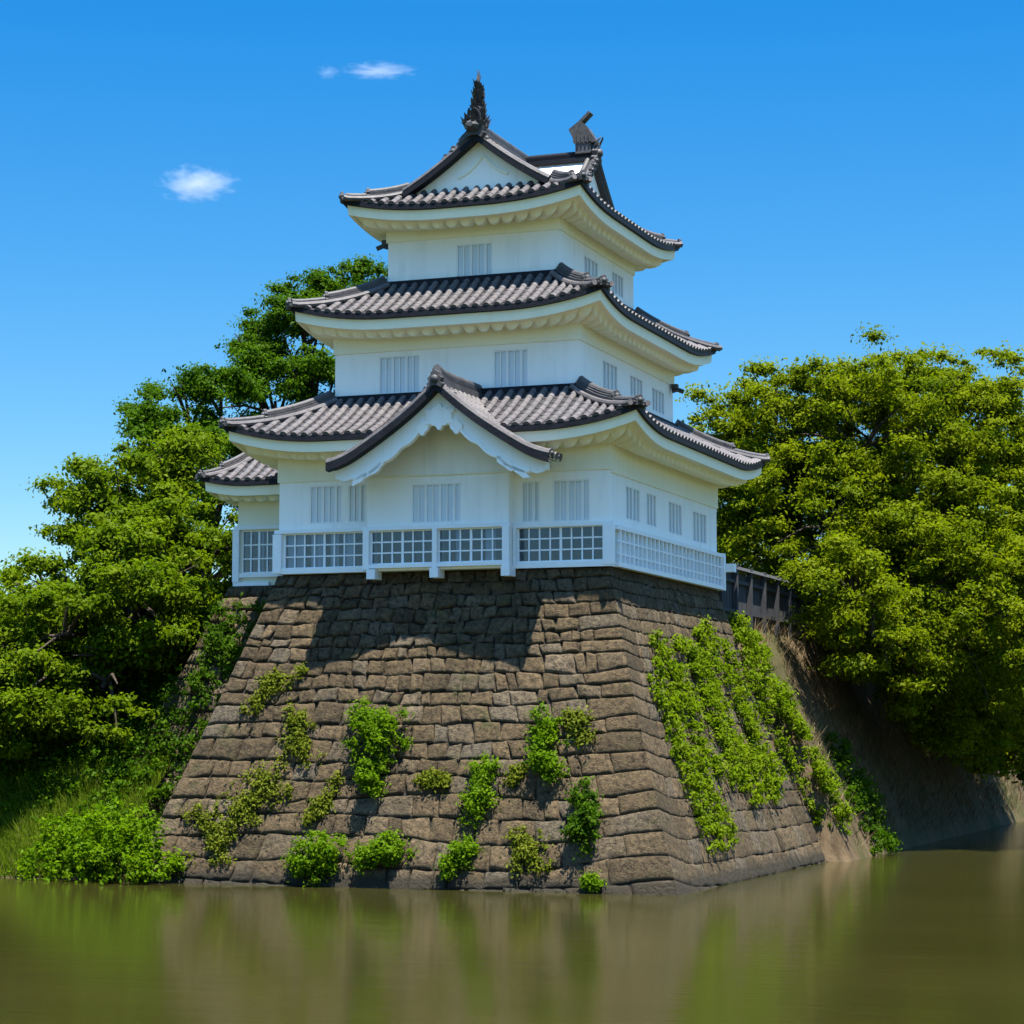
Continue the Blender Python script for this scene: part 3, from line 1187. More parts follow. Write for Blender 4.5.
m1, m2 = MB(), MB()
ys = np.linspace(-CW, CW, 13)
poly = [(TYC - CW, 20.2), (TYC + CW, 20.2)] + [(TYC + y, cz_(TYC + y) - .10) for y in reversed(ys)]
m1.extrude(poly, TX + .2, CX1 - .16, axis='x')
cg = m1.build('cross_gable', 'plaster', keep)
m1 = MB()
for half in (ys[:7], ys[6:]):
    for dx, rr in ((-.02, .12), (-.26, .09)):
        pts = [Vector((CX1 + dx, TYC + y, cz_(TYC + y) + .02)) for y in half]
        m1.sweep(pts, [(math.cos(a) * rr, math.sin(a) * rr) for a in np.linspace(0, 2 * PI, 9)[:-1]], side=Vector((1, 0, 0)))
rows = [[(CX1 + d, TYC + y, cz_(TYC + y) + dz) for y in ys] for d, dz in ((-.34, 0), (.03, 0), (.03, -.24), (-.2, -.26))]
m1.grid(rows)
m1.build('verge_tiles', 'orn', cg, smooth=40)
m1 = MB()
m1.sweep([Vector((x, TYC, CZ + .0)) for x in np.linspace(TX, CX1, 10)], ridge_prof(.75))
m1.build('cross_ridge', 'dark', cg, smooth=35)
m1 = MB()
end_tile(m1, (CX1, TYC, CZ), (1, 0), .95)
m1.build('ridge_end_tile', 'orn', cg, smooth=40)


def fish(name, p, d, h, spiky=True):
    """ridge-end dolphin: head down on the ridge, body curling up, scales, fins, forked tail"""
    d = Vector(d).normalized()
    sv = Vector((d.y, -d.x, 0))
    p = Vector(p)
    mb = MB()
    n = 18
    path, rad = [], []
    for i in range(n):
        t = i / (n - 1)
        fwd = .10 * math.cos(t * PI * .9) * h * .6 - .06 * h * math.sin(t * PI)
        path.append(p + d * fwd + Vector((0, 0, h * (.02 + .80 * t))))
        rad.append(h * (.105 * (1 - t) ** .8 + .17 * max(0, 1 - t * 2.4) ** 1.6 + .03) * min(1, .30 + t * 7) * (1 + .10 * math.sin(t * 40) + .45 * noise.noise(Vector((t * 9, 2.2, h)))))
    rows = [[q + sv * math.cos(a) * r * .85 + d * math.sin(a) * r for a in np.linspace(0, 2 * PI, 13)[:-1]] for q, r in zip(path, rad)]
    ix = mb.grid(rows, True)
    mb.f.append(list(ix[-1]))
    mb.f.append(list(reversed(ix[0])))
    rr = random.Random(5)
    for i in range(1, n - 1):                       # overlapping scales standing off the body
        for k in range(9):
            a = 2 * PI * (k + .5 * (i % 2)) / 9
            o = sv * math.cos(a) * .85 + d * math.sin(a)
            tt = sv * -math.sin(a) + d * math.cos(a)
            q, r = path[i], rad[i]
            l = h * .072 * rr.uniform(.4, 2.1)
            mb.face([q + o * r * .96 + tt * l * .6, q + o * r * .96 - tt * l * .6, q + o * (r * 1.02 + l * .55) + Vector((0, 0, l * .9))])
            mb.face([q + o * r * .96 - tt * l * .6, q + o * r * .96 + tt * l * .6 , q + o * (r * 1.0) + Vector((0, 0, l * .9)), ])
    for i in range(2, n - 2, 2):                    # dorsal and side fins
        for o, l in ((-d, .13), (sv, .10), (-sv, .10)):
            q = path[i] + o * rad[i] * .8
            mb.face([q + Vector((0, 0, -.03 * h)), q + Vector((0, 0, .05 * h)), q + o * l * h * rr.uniform(.6, 1.1) * (1 - i / n * .5) + Vector((0, 0, .085 * h))])
            mb.face([q + Vector((0, 0, .05 * h)), q + Vector((0, 0, -.03 * h)), q + o * l * h * .5 + sv * .02 + Vector((0, 0, .085 * h))])
    tip = path[-1]
    for a, l in ((-.55, .16), (-.2, .22), (.12, .24), (.5, .15), (.85, .10)):    # tail spikes
        e = tip + (sv * math.sin(a) * .5 + Vector((0, 0, math.cos(a)))) * l * h
        b = .022 * h
        rows = [[tip + sv * math.cos(q) * b + d * math.sin(q) * b for q in np.linspace(0, 2 * PI, 6)[:-1]],
                [e + sv * math.cos(q) * b * .25 + d * math.sin(q) * b * .25 for q in np.linspace(0, 2 * PI, 6)[:-1]]]
        mb.grid(rows, True)
    # head: jaw and snout
    q = path[0] + d * .13 * h
    rows = [[q + d * t * h + sv * math.cos(a) * r * h + Vector((0, 0, (.05 + math.sin(a) * r * .8) * h)) for a in np.linspace(0, 2 * PI, 9)[:-1]] for t, r in ((-.06, .14), (.02, .13), (.08, .10), (.12, .05))]
    ix = mb.grid(rows, True)
    mb.f.append(list(ix[-1]))
    return mb.build(name, 'orn', keep, smooth=30)


fish('ridge_dolphin', (TX - .02, TY0 + .22, TZ + .08), (0, -1, 0), 1.86)
# right ornament: block pedestal, wedge body, raised tail bar
m1 = MB()
px_, pz_ = CX1 - .40, CZ + .16
m1.box(px_ - .24, px_ + .26, TYC - .18, TYC + .18, pz_, pz_ + .30)
m1.build('ornament_pedestal', 'ridge', keep)
m1 = MB()
m1.extrude([(px_ - .46, pz_ + .78), (px_ - .22, pz_ + .30), (px_ + .46, pz_ + .32), (px_ + .16, pz_ + .80), (px_ - .02, pz_ + .98), (px_ - .2, pz_ + .92)], TYC - .2, TYC + .2)
bar = [Vector((px_ - .44, TYC, pz_ + .76)), Vector((px_ - .1, TYC, pz_ + 1.0)), Vector((px_ + .22, TYC, pz_ + 1.30))]
m1.sweep(bar, [(-.16, -.045), (.16, -.045), (.16, .045), (-.16, .045)], side=Vector((0, 1, 0)))
for k in range(5):
    m1.box(px_ - .30 + k * .13, px_ - .24 + k * .13, TYC - .24, TYC + .24, pz_ + .34, pz_ + .62 + .05 * (k % 2))
m1.build('ridge_dolphin', 'orn', keep, smooth=30)
# descending rough ridge ends beside the apex and the right verge
rr = random.Random(3)


def one_end(p, d, s_, root, horns=False):
    m1 = MB()
    end_tile(m1, p, d, s_, horns)
    m1.build('ridge_end_tile', 'orn', root, smooth=40)


for k in range(12):
    t = k / 11
    x = TX - .12 - t * 0.95
    one_end((x, TY0 + .12, tz(x) + .02), (-.25, -1), rr.uniform(.60, .95) * (1 - t * .55), top)
for k in range(6):
    t = k / 5
    x = TX + .12 + t * .55
    one_end((x, TY0 + .12, tz(x) + .02), (.25, -1), rr.uniform(.5, .8) * (1 - t * .4), top)
for k in range(7):
    t = k / 6
    y = TYC - .25 - t * (CW - .2)
    one_end((CX1 + .05, y, cz_(y) + .02), (1, 0), rr.uniform(.36, .55), cg)


# front gable of the first roof
def gback(x, z):
    if z < 12.75:
        return -0.95 if z < 12.2 else -0.40
    return min(1.36, -1.22 + (z - 12.70) / 1.42 * 2.6 + .45)


g1 = gable_slopes(gz, GX, GW, GY, gback, 'front_gable_roof')
verge(g1, gz, GX, GW, GY, s=1.0)
m1 = MB()
m1.sweep([Vector((GX, y, GZ + .04 + .12 * max(0, 1 - (y - GY) / 1.0) ** 2)) for y in np.linspace(GY + .02, 1.36, 10)], ridge_prof(1.1))
m1.build('gable_ridge', 'ridge', g1, smooth=35)
one_end((GX, GY - .02, GZ - .02), (0, -1), .80, g1)
for sg in (-1, 1):
    for t in (.05, .10, .16):
        x = GX + sg * GW * t
        one_end((x, GY + .1, gz(x) + .03), (sg * .4, -1), .55 - t, g1)
    x = GX + sg * GW * 1.0
    one_end((x, GY + .18, gz(x) - .02), (sg, -.3), .45, g1)
# white triangle wall
m1 = MB()
xs = [GX + t for t in np.linspace(-2.75, 2.75, 31)]
poly = [(xs[0], 11.58), (xs[-1], 11.58)] + [(x, gz(x) - .13) for x in reversed(xs)]
poly = [(a, max(11.58, b)) for a, b in poly]
m1.extrude(poly, YB - 0.04, YB + .3)
m1.build('gable_wall', 'plaster', g1)
m1 = MB()
m1.box(-7.22, -2.86, YB - .055, YB - .042, 11.555, 11.60)
m1.build('moulding', 'cream', g1)
# bargeboard: broad white board with carved, widening feet
for sg in (-1, 1):
    m1 = MB()
    n = 40
    topl, bot = [], []
    for i in range(n + 1):
        t = i / n
        x = GX + sg * GW * (.0 + .955 * t)
        zt_ = gz(x) - .20
        wdt = .50 + .10 * t + .10 * math.exp(-((t - .62) / .06) ** 2) * 0
        if t > .70:
            wdt = lerp(.60, .20, ((t - .70) / .30) ** 1.2) + .05 * abs(math.sin((t - .7) / .3 * PI * 2))
        wdt += .09 * abs(math.sin(t * PI * 5.5)) ** .7 * (1 if t < .72 else 0)
        if t < .14:
            wdt += .10 * (1 - t / .14)
        topl.append((x, zt_))
        bot.append((x, zt_ - wdt * (1.12 - .1 * t)))
    poly = topl + list(reversed(bot))
    m1.extrude(poly, GY + .30, GY + .44)
    # raised inner moulding
    pts = [Vector((b[0], GY + .29, b[1] + .07)) for b in bot[3:-6]]
    m1.sweep(pts, [(-.03, -.04), (.03, -.04), (.03, .04), (-.03, .04)], side=Vector((0, 1, 0)))
    # carved leaf bracket low on each side
    for cx_, s_ in ((.60, 1.0), (.73, .75)):
        x = GX + sg * GW * cx_
        z = gz(x) - .80
        lobes = [(math.cos(a) * (.20 + .02 * math.cos(5 * a)) * s_ * 1.5, math.sin(a) * (.13 + .02 * math.cos(5 * a)) * s_) for a in np.linspace(0, 2 * PI, 31)[:-1]]
        m1.extrude([(x + a, z + b - sg * a * .55 * 1) for a, b in lobes], GY + .26, GY + .40)
    m1.build('bargeboard', 'plaster', g1, smooth=30)
m1 = MB()
lob = []
for a in np.linspace(0, 2 * PI, 61)[:-1]:            # pendant under the apex
    r = .38 + .06 * math.cos(6 * a + PI) + .04 * math.cos(12 * a)
    lob.append((GX + math.cos(a) * r * 1.15, GZ - .92 + math.sin(a) * r * .8))
m1.extrude(lob, GY + .24, GY + .42)
for sg in (-1, 1):
    l2 = [(GX + sg * .52 + math.cos(a) * .17 * (1 + .15 * math.cos(4 * a)), GZ - 1.22 + math.sin(a) * .19 * (1 + .15 * math.cos(4 * a))) for a in np.linspace(0, 2 * PI, 25)[:-1]]
    m1.extrude(l2, GY + .25, GY + .41)
m1.build('pendant', 'plaster', g1, smooth=30)

# ---- annex on the left
YA, XA = 3.2, -13.26
m1 = MB()
pa = [(-13.08, -11.95, 9.20, 10.50)]
holed(m1, F(YA), XA, -10.25, 8.80, 11.7, pa, .42)
m1.face([(XA, 10, 8.8), (XA, YA, 8.8), (XA, YA, 11.7), (XA, 10, 11.7)])
m1.face([(-10.25, 10, 8.8), (XA, 10, 8.8), (XA, 10, 11.7), (-10.25, 10, 11.7)])
m1.build('annex_wall', 'cream', keep)
railing_panel(F(YA), *pa[0], 4, curtains=((-12.6, -12.4),))
part_boxes('top_rail', 'paint', [(XA - .08, -10.3, YA - .14, YA - .003, 10.54, 10.66)])
part_boxes('bottom_rail', 'paint', [(XA - .08, -12.1, YA - .16, YA - .003, 8.78, 8.90), (XA - .08, -10.3, YA - .14, YA - .003, 9.05, 9.18)])
part_boxes('railing_post', 'paint', [(XA - .1, XA + .12, YA - .17, YA - .004, 8.905, 10.535)])
RA = Skirt((-13.98, -10.1, 2.15, 11.0), (-13.0, -10.1, 3.9, 9.8), 11.95, 13.05, 0.20, 0.35, 1.6)
ra_ = tile_roof(RA, 'annex_roof', sides=('front', 'left', 'back'))
eaves(RA, ra_, (XA, -10.1, YA, 10.0), 11.62, sides=('front', 'left', 'back'))
hip(RA, ra_, 'fl', .8)
hip(RA, ra_, 'bl', .8)
m1 = MB()
m1.sweep([Vector((-13.0, y, 13.03)) for y in np.linspace(3.8, 9.9, 6)], ridge_prof(.8))
m1.face([(-13.0, 3.9, 13.05), (-10.1, 3.9, 13.05), (-10.1, 9.8, 13.05), (-13.0, 9.8, 13.05)])
m1.build('annex_ridge', 'ridge', ra_, smooth=35)
# small grey spouts at the eave corners
for x, y, z, dx, dy in ((-7.86, 2.5, 18.98, -1, -.2), (-1.30, 10.6, 15.35, 1, .2)):
    m1 = MB()
    d = Vector((dx, dy, 0)).normalized()
    m1.sweep([Vector((x, y, z)), Vector((x, y, z)) + d * .18 + Vector((0, 0, .05)), Vector((x, y, z)) + d * .38 + Vector((0, 0, -.03))],
             [(math.cos(a) * .075, math.sin(a) * .075) for a in np.linspace(0, 2 * PI, 9)[:-1]])
    m1.box(x + dx * .1 - .1, x + dx * .1 + .1, y - .1, y + .1, z + .07, z + .22)
    m1.build('spout', 'ridge', keep, smooth=40)

# ------------------------------------------------------------------ fence behind the tower
fence = empty('wooden_fence', (-0.2, 11.7, 7.7))
tag(fence, 'dark wooden board fence running back from the right end of the white tower', 'fence')
fo = (-0.2, 11.7, 7.7)


def fbuild(mb, name, m):
    mb.v = [(x - fo[0], y - fo[1], z - fo[2]) for x, y, z in mb.v]
    return mb.build(name, m, fence)


y, k = 11.8, 0
mb = MB()
rr = random.Random(8)
while y < 30:
    h = 9.62 + rr.uniform(-.05, .05)
    mb.box(-.26 + rr.uniform(-.012, .012), -.20, y, y + .30, 7.6, h)
    y += .335
fbuild(mb, 'board_panel', 'wood')
for yy in np.arange(11.9, 30, 1.9):
    mb = MB()
    mb.box(-.19, -.02, yy, yy + .16, 7.5, 9.86)
    fbuild(mb, 'post', 'wood')
for z in (8.25, 9.25):
    mb = MB()
    mb.box(-.198, -.10, 11.75, 30, z, z + .12)
    fbuild(mb, 'rail', 'wood')
mb = MB()
mb.extrude([(-.42, 9.70), (.02, 9.70), (-.08, 9.83), (-.32, 9.83)], 11.75, 30)
fbuild(mb, 'fence_cap', 'wood')


# ------------------------------------------------------------------ foliage
nrg = np.random.default_rng(12)


def leaf_mesh(name, C, N, size, rnd, m, parent=None, origin=(0, 0, 0), aspect=0.55):
    """one four-cornered leaf per centre; C centres (keep axes), N normals"""
    n = len(C)
    N = N / np.linalg.norm(N, axis=1, keepdims=True)
    a = nrg.normal(size=(n, 3))
    T = np.cross(N, a)
    T /= np.linalg.norm(T, axis=1, keepdims=True)
    B = np.cross(N, T)
    s = (size * nrg.uniform(.5, 1.6, n))[:, None]
    fold = N * s * .12
    V = np.stack([C - T * s * .5, C + B * s * aspect * .5 + fold, C + T * s * .5, C - B * s * aspect * .5 + fold], axis=1).reshape(-1, 3)
    V = V - np.array(origin)
    me = bpy.data.meshes.new(name)
    me.vertices.add(4 * n)
    me.loops.add(4 * n)
    me.polygons.add(n)
    me.vertices.foreach_set('co', V.astype(np.float32).ravel())
    me.loops.foreach_set('vertex_index', np.arange(4 * n, dtype=np.int32))
    me.polygons.foreach_set('loop_start', np.arange(0, 4 * n, 4, dtype=np.int32))
    me.update(calc_edges=True)
    at = me.attributes.new('rnd', 'FLOAT', 'POINT')
    at.data.foreach_set('value', np.repeat(np.clip(rnd, 0, 1), 4).astype(np.float32))
    me.materials.append(M[m])
    o = bpy.data.objects.new(name, me)
    sc.collection.objects.link(o)
    if parent is not None:
        o.parent = parent
    else:
        o.location = l2w(*origin)
        o.rotation_euler = (0, 0, -TH)
    return o


def clump_leaves(centres, radii, per, flat=0.6, up=0.5):
    """leaves in small flattened sprays round the given centres"""
    Cs, Ns, Rn = [], [], []
    for c, r in zip(centres, radii):
        n = int(per * (r / .6) ** 2)
        d = nrg.normal(size=(n, 3))
        d /= np.linalg.norm(d, axis=1, keepdims=True)
        rad = np.minimum(np.abs(nrg.normal(0, .6, n)), 1.15)[:, None]
        lump = 1 + .25 * np.sin(d[:, :1] * 5 + c[0] * 3) * np.cos(d[:, 1:2] * 5 + c[1] * 3)
        p = d * rad * r * lump
        p[:, 2] *= flat
        Cs.append(c + p)
        nn = d * .7 + nrg.normal(size=(n, 3)) * .55
        nn[:, 2] += up
        Ns.append(nn)
        Rn.append(np.clip(nrg.normal(.5, .2, n) + nrg.normal(0, .2), 0, 1))
    return np.concatenate(Cs), np.concatenate(Ns), np.concatenate(Rn)


def limb(mb, pts, r0, r1):
    pts = [Vector(p) for p in pts]
    n = len(pts)
    rows = []
    for i, p in enumerate(pts):
        t = (pts[min(i + 1, n - 1)] - pts[max(i - 1, 0)]).normalized()
        a = t.orthogonal().normalized()
        b = t.cross(a)
        r = lerp(r0, r1, i / (n - 1))
        rows.append([p + (a * math.cos(q) + b * math.sin(q)) * r for q in np.linspace(0, 2 * PI, 9)[:-1]])
    mb.grid(rows, True)


def tree(base, lobes, label, m, dens=1.0, leaf=.135, spray=(.35, .85), per=270, group=None, kindname='broadleaf_tree', trunk_r=.42, shell=.45, seed=1, gapn=-.13):
    """trunk with limbs that reach into each lobe of the crown; sprays fill the outer part of the lobes"""
    r_ = random.Random(seed)
    global nrg
    nrg = np.random.default_rng(seed)
    root = empty(kindname, base)
    tag(root, label, 'tree', group)
    b = Vector(base)
    centres, radii = [], []
    mb = MB()
    fork = Vector((b.x, b.y, b.z + 1.9))
    limb(mb, [(0, 0, -.4), (.05, .02, .4), (.02, -.05, 1.2), tuple(fork - b)], trunk_r * 1.25, trunk_r * .85)
    for (lx_, ly_, lz_, lr_) in lobes:
        c = Vector((lx_, ly_, lz_))
        mid = fork.lerp(c, .5) + Vector((r_.uniform(-.5, .5), r_.uniform(-.5, .5), -.3))
        limb(mb, [fork - b, fork.lerp(mid, .5) - b + Vector((0, 0, .2)), mid - b, c - b], trunk_r * .6, .07)
        for _ in range(7):
            d = Vector((r_.gauss(0, 1), r_.gauss(0, 1), r_.gauss(.2, 1))).normalized()
            e = c + d * lr_ * .85
            s_ = mid.lerp(c, r_.uniform(.2, 1))
            limb(mb, [s_ - b, s_.lerp(e, .5) - b + Vector((0, 0, .25)), e - b], .09, .018)
        n = int(dens * 19 * lr_ ** 2)
        k = 0
        while k < n:
            d = Vector((r_.gauss(0, 1), r_.gauss(0, 1), r_.gauss(.15, 1))).normalized()
            wob = 1 + .45 * noise.noise(Vector((d.x * 2.2 + lx_, d.y * 2.2 + ly_, d.z * 2.2 + lz_)))
            p = c + d * lr_ * wob * (r_.uniform(shell, 1.0) ** .7)
            k += 1
            inside = any((p - Vector(o[:3])).length < o[3] * .42 for o in lobes)
            if inside and r_.random() < .85:
                continue
            if noise.noise(Vector((p.x * .55, p.y * .55, p.z * .75 + seed))) < gapn:
                continue
            if p.z < max(.6, ground_z(p.x, p.y) + .25):
                continue
            centres.append(np.array(p))
            radii.append(r_.uniform(*spray))
    C, N, rn = clump_leaves(centres, radii, per, .5)
    leaf_mesh('crown', C, N, leaf, rn, m, root, base)
    mb.build('trunk', 'bark', root, smooth=60)
    return root


RIGHT = [(2.8, 28.8, 14.9, 4.7), (-1.5, 25.1, 16.1, 2.7), (5.8, 31.0, 14.7, 4.4), (0.6, 23.7, 12.6, 3.2), (4.4, 25.1, 9.6, 3.9),
         (-2.6, 25.6, 11.4, 2.0), (3.0, 22.5, 8.0, 2.3), (6.6, 25.8, 8.2, 3.4), (3.4, 30.6, 16.9, 2.7), (-3.6, 26.0, 15.4, 1.5), (-2.6, 24.6, 14.3, 1.7),
         (-2.2, 26.0, 13.2, 2.0), (1.6, 25.0, 15.6, 3.4), (4.0, 27.5, 12.5, 4.0), (4.4, 26.6, 6.4, 2.5), (5.4, 30.5, 6.4, 2.7), (5.6, 34.0, 5.2, 2.6), (4.8, 28.4, 4.8, 1.9), (2.3, 19.2, 9.4, 1.9), (3.7, 21.8, 7.0, 1.7), (3.4, 19.0, 7.6, 1.3)]
tree((2.0, 27.0, 7.6), RIGHT, 'big spreading yellow-green tree on the bank right of the castle tower', 'leafR', trunk_r=.6, seed=21, gapn=-.24, kindname='zelkova_tree')
LEFT1 = [(-18.9, 5.7, 10.9, 2.8), (-20.6, 4.4, 8.3, 2.3), (-18.4, 8.1, 12.8, 2.0), (-16.8, 3.6, 8.3, 2.6), (-21.6, 3.2, 6.3, 2.3), (-16.6, 7.8, 10.0, 2.1),
         (-18.1, 3.2, 6.9, 1.9), (-16.2, 7.7, 7.6, 1.9), (-17.6, 3.4, 5.5, 2.0), (-19.4, 2.4, 5.4, 2.0), (-16.6, 6.8, 6.3, 1.7), (-16.0, 8.2, 8.6, 1.5), (-17.8, 5.5, 10.0, 2.4), (-18.2, 1.0, 7.2, 2.1), (-20.6, .4, 6.8, 2.3), (-16.4, 2.4, 8.0, 1.9), (-23.2, 1.6, 6.0, 2.2), (-16.0, 4.6, 6.6, 1.6), (-19.0, .2, 5.2, 1.8), (-17, 1.4, 5.6, 1.7)]
tree((-18.4, 5.6, 6.3), LEFT1, 'bright green bushy tree on the left bank, nearest the water', 'leafL', leaf=.15, seed=22, trunk_r=.4, spray=(.4, .8))
LEFT2 = [(-22.8, 17.1, 16.7, 1.9), (-21.5, 17.6, 17.1, 1.5), (-23.0, 16.0, 15.4, 1.7), (-20.7, 15.7, 14.1, 2.2), (-19.5, 16.5, 12.0, 2.4)]
tree((-21.6, 16.6, 7.8), LEFT2, 'mid green tree standing between the bright bushy tree and the tall dark tree', 'leafD', seed=23, trunk_r=.35)
LEFT3 = [(-22.2, 26.9, 21.0, 2.7), (-20.8, 28.5, 23.0, 1.9), (-23.1, 25.5, 18.2, 3.1), (-21.4, 27.2, 18.0, 3.1), (-22.6, 26.8, 22.6, 1.6), (-24.1, 25.1, 20.4, 1.1), (-20.5, 26, 14.5, 3.2)]
tree((-21.8, 26.6, 7.8), LEFT3, 'tall dark green tree rising behind the tower, left of its middle roof', 'leafD', seed=24, trunk_r=.5)


R2L = [(3.1, 39.6, 10.4, 3.9), (4.6, 44.4, 12.1, 4.1), (3.2, 37.0, 7.0, 2.8), (5.3, 40.5, 7.0, 3.6), (1.5, 41, 12.5, 3.5), (4.6, 35.5, 8.2, 2.6), (5.0, 39.0, 5.0, 2.6), (5.4, 43.0, 5.4, 3.0), (5.4, 47.5, 6.5, 3.2), (3, 48, 11, 3.5)]
tree((1.2, 40.2, 7.8), R2L, 'shaded tree leaning over the earth bank, behind and right of the big spreading tree', 'leafR', seed=26, trunk_r=.45, dens=.8, leaf=.19)
tree((-9.0, 46.5, 7.9), [(-9.8, 47.6, 14.4, 2.3), (-7.0, 44.3, 12.4, 2.4), (-11.6, 50.1, 13.6, 1.8), (-8.0, 46, 10.5, 2.4), (-5.0, 45.0, 10.5, 2.6)], 'small distant tree showing between the tower and the big spreading tree', 'leafR', seed=27, dens=.7, leaf=.2, trunk_r=.35)
tree((4.0, 66.0, 7.9), [(4.1, 66.7, 15.5, 5.5), (9.0, 64, 12.5, 4.5), (6, 62, 10, 4)], 'far tree at the right end of the bank', 'leafD', seed=28, dens=.45, leaf=.26, trunk_r=.5)


def wall_bush(name, pts, label, cat, m, leaf=.085, per=300, group=None, out=.5, face='front', flat=.8, up=.5):
    """pts: (along, z, radius) on the stone face; foliage stands out from it"""
    cs, rs = [], []
    links = [(lerp(p[0], q[0], t), lerp(p[1], q[1], t), .2) for p, q in zip(pts[:-1], pts[1:]) for t in (.25, .5, .75)]
    for a, z, r in list(pts) + links:
        n = max(14, int(26 * (r / .6) ** 2))
        for _ in range(n):
            q = math.sqrt(nrg.uniform()) * r
            w = nrg.uniform(0, 2 * PI)
            aa, zz = a + q * math.cos(w), z + q * math.sin(w) * .9
            bulge = out * math.sqrt(max(0, 1 - (q / r) ** 2)) * nrg.uniform(.3, 1)
            zz = max(.10, zz)
            if noise.noise(Vector((aa * 2.3, zz * 2.3, 5.5))) < (-.10 if 'weed' in name else -.22) and r > .31:
                continue
            if face == 'front':
                cs.append(np.array((aa, -off(zz) - .02 - bulge, zz + bulge * .35)))
            else:
                cs.append(np.array((off(zz) + .02 + bulge, aa, zz + bulge * .35)))
            rs.append(nrg.uniform(.18, .32) * min(1, r / .5 + .3))
    C, N, rn = clump_leaves(cs, rs, per, flat, up)
    C[:, 2] = np.maximum(C[:, 2], .03)
    N[:, 1 if face == 'front' else 0] += -.5 if face == 'front' else .5
    a, z, _ = pts[0]
    org = (a, -off(z), z) if face == 'front' else (off(z), a, z)
    o = leaf_mesh(name, C, N, leaf, rn, m, None, org)
    return tag(o, label, cat, group)


G = 'plants growing out of the stone base'
nrg = np.random.default_rng(77)
wall_bush('bush', [(-6.67, 4.25, .80), (-6.2, 4.0, .75), (-6.9, 4.6, .5), (-5.8, 4.4, .45), (-6.5, 3.4, .5), (-6.5, 2.65, .42), (-6.3, 3.0, .35)], 'largest bright bush hanging on the middle left of the sunlit stone face', 'bush', 'bush', group=G, out=.75)
wall_bush('bush', [(-7.84, .8, .72), (-7.2, .95, .55), (-7.7, .4, .55), (-8.2, .55, .4)], 'round bright bush at the waterline, below and left of the largest wall bush', 'bush', 'bush', group=G, out=.7)
wall_bush('bush', [(-5.73, .8, .50), (-5.3, .9, .38), (-6.2, .75, .35), (-5.6, 1.25, .25)], 'low bush by the water just right of the round waterline bush', 'bush', 'bush', group=G, out=.5)
wall_bush('bush', [(-1.31, 3.9, .55), (-1.42, 4.55, .45), (-1.2, 3.2, .42), (-1.5, 3.55, .35)], 'upright bush high on the wall left of the lit corner stones', 'bush', 'bush', group=G, out=.5)
wall_bush('weed_clump', [(-.35, 4.5, .35), (-.75, 4.6, .3), (-.23, 3.95, .32)], 'small weeds between the upright bush and the corner stones', 'weeds', 'weed', group=G, out=.18, per=120)
wall_bush('bush', [(.10, 1.85, .62), (.06, 2.5, .52), (-.2, 1.3, .40), (.35, 2.2, .4)], 'darker bushy plant low beside the corner stones', 'bush', 'leafD', group=G, out=.65)
wall_bush('bush', [(-3.14, 2.35, .42), (-3.05, 3.2, .38), (-3.3, 1.95, .35), (-3.0, 2.75, .3)], 'narrow trailing bush in the middle of the stone face', 'bush', 'bush', group=G, out=.42)
wall_bush('bush', [(-3.55, .85, .40), (-3.3, 1.1, .3), (-3.75, .55, .3)], 'small bush near the water under the narrow trailing bush', 'bush', 'bush', group=G, out=.4)
wall_bush('weed_clump', [(-1.38, 1.25, .40), (-1.7, .75, .32), (-1.9, 1.5, .25), (-1.1, .7, .25)], 'loose weeds low on the wall left of the darker bush', 'weeds', 'weed', group=G, out=.22, per=130)
wall_bush('weed_clump', [(-10.1, 2.75, .75), (-9.4, 2.6, .55), (-10.6, 2.1, .6), (-10.0, 2.0, .5), (-9.5, 3.2, .45)], 'wide olive weed patch on the lower left of the stone face', 'weeds', 'weed', group=G, out=.20, per=120)
wall_bush('weed_clump', [(-8.95, 4.1, .6), (-8.5, 3.7, .5), (-9.3, 4.6, .4), (-8.7, 4.6, .35)], 'weeds just left of the largest wall bush', 'weeds', 'weed', group=G, out=.22, per=130)
wall_bush('weed_clump', [(-10.2, 5.4, .38), (-9.9, 5.8, .3), (-10.5, 5.0, .3), (-9.1, 5.95, .22)], 'topmost thin weeds near the upper left edge of the stone face', 'weeds', 'weed', group=G, out=.16, per=120)
wall_bush('weed_clump', [(-11.2, .95, .6), (-10.7, 1.4, .5), (-11.8, 1.9, .35), (-10.4, .8, .4)], 'sparse weeds beside the waterside bush at the left foot', 'weeds', 'weed', group=G, out=.18, per=120)
wall_bush('weed_clump', [(.46, .25, .28), (.2, .3, .2)], 'tiny weed tuft at the waterline under the corner stones', 'weeds', 'bush', group=G, out=.25, per=150)
wall_bush('weed_clump', [(-4.5, 3.05, .25), (-4.2, 2.8, .18), (-4.9, 2.9, .2)], 'small tuft right of the largest wall bush', 'weeds', 'weed', group=G, out=.14, per=130)
wall_bush('weed_clump', [(-2.11, 3.2, .25), (-2.2, 2.9, .18)], 'small tuft left of the upright bush', 'weeds', 'weed', group=G, out=.14, per=130)
wall_bush('weed_clump', [(-7.9, 2.2, .30), (-8.1, 1.8, .25), (-7.5, 2.9, .22)], 'thin weeds above the round waterline bush', 'weeds', 'weed', group=G, out=.16, per=120)


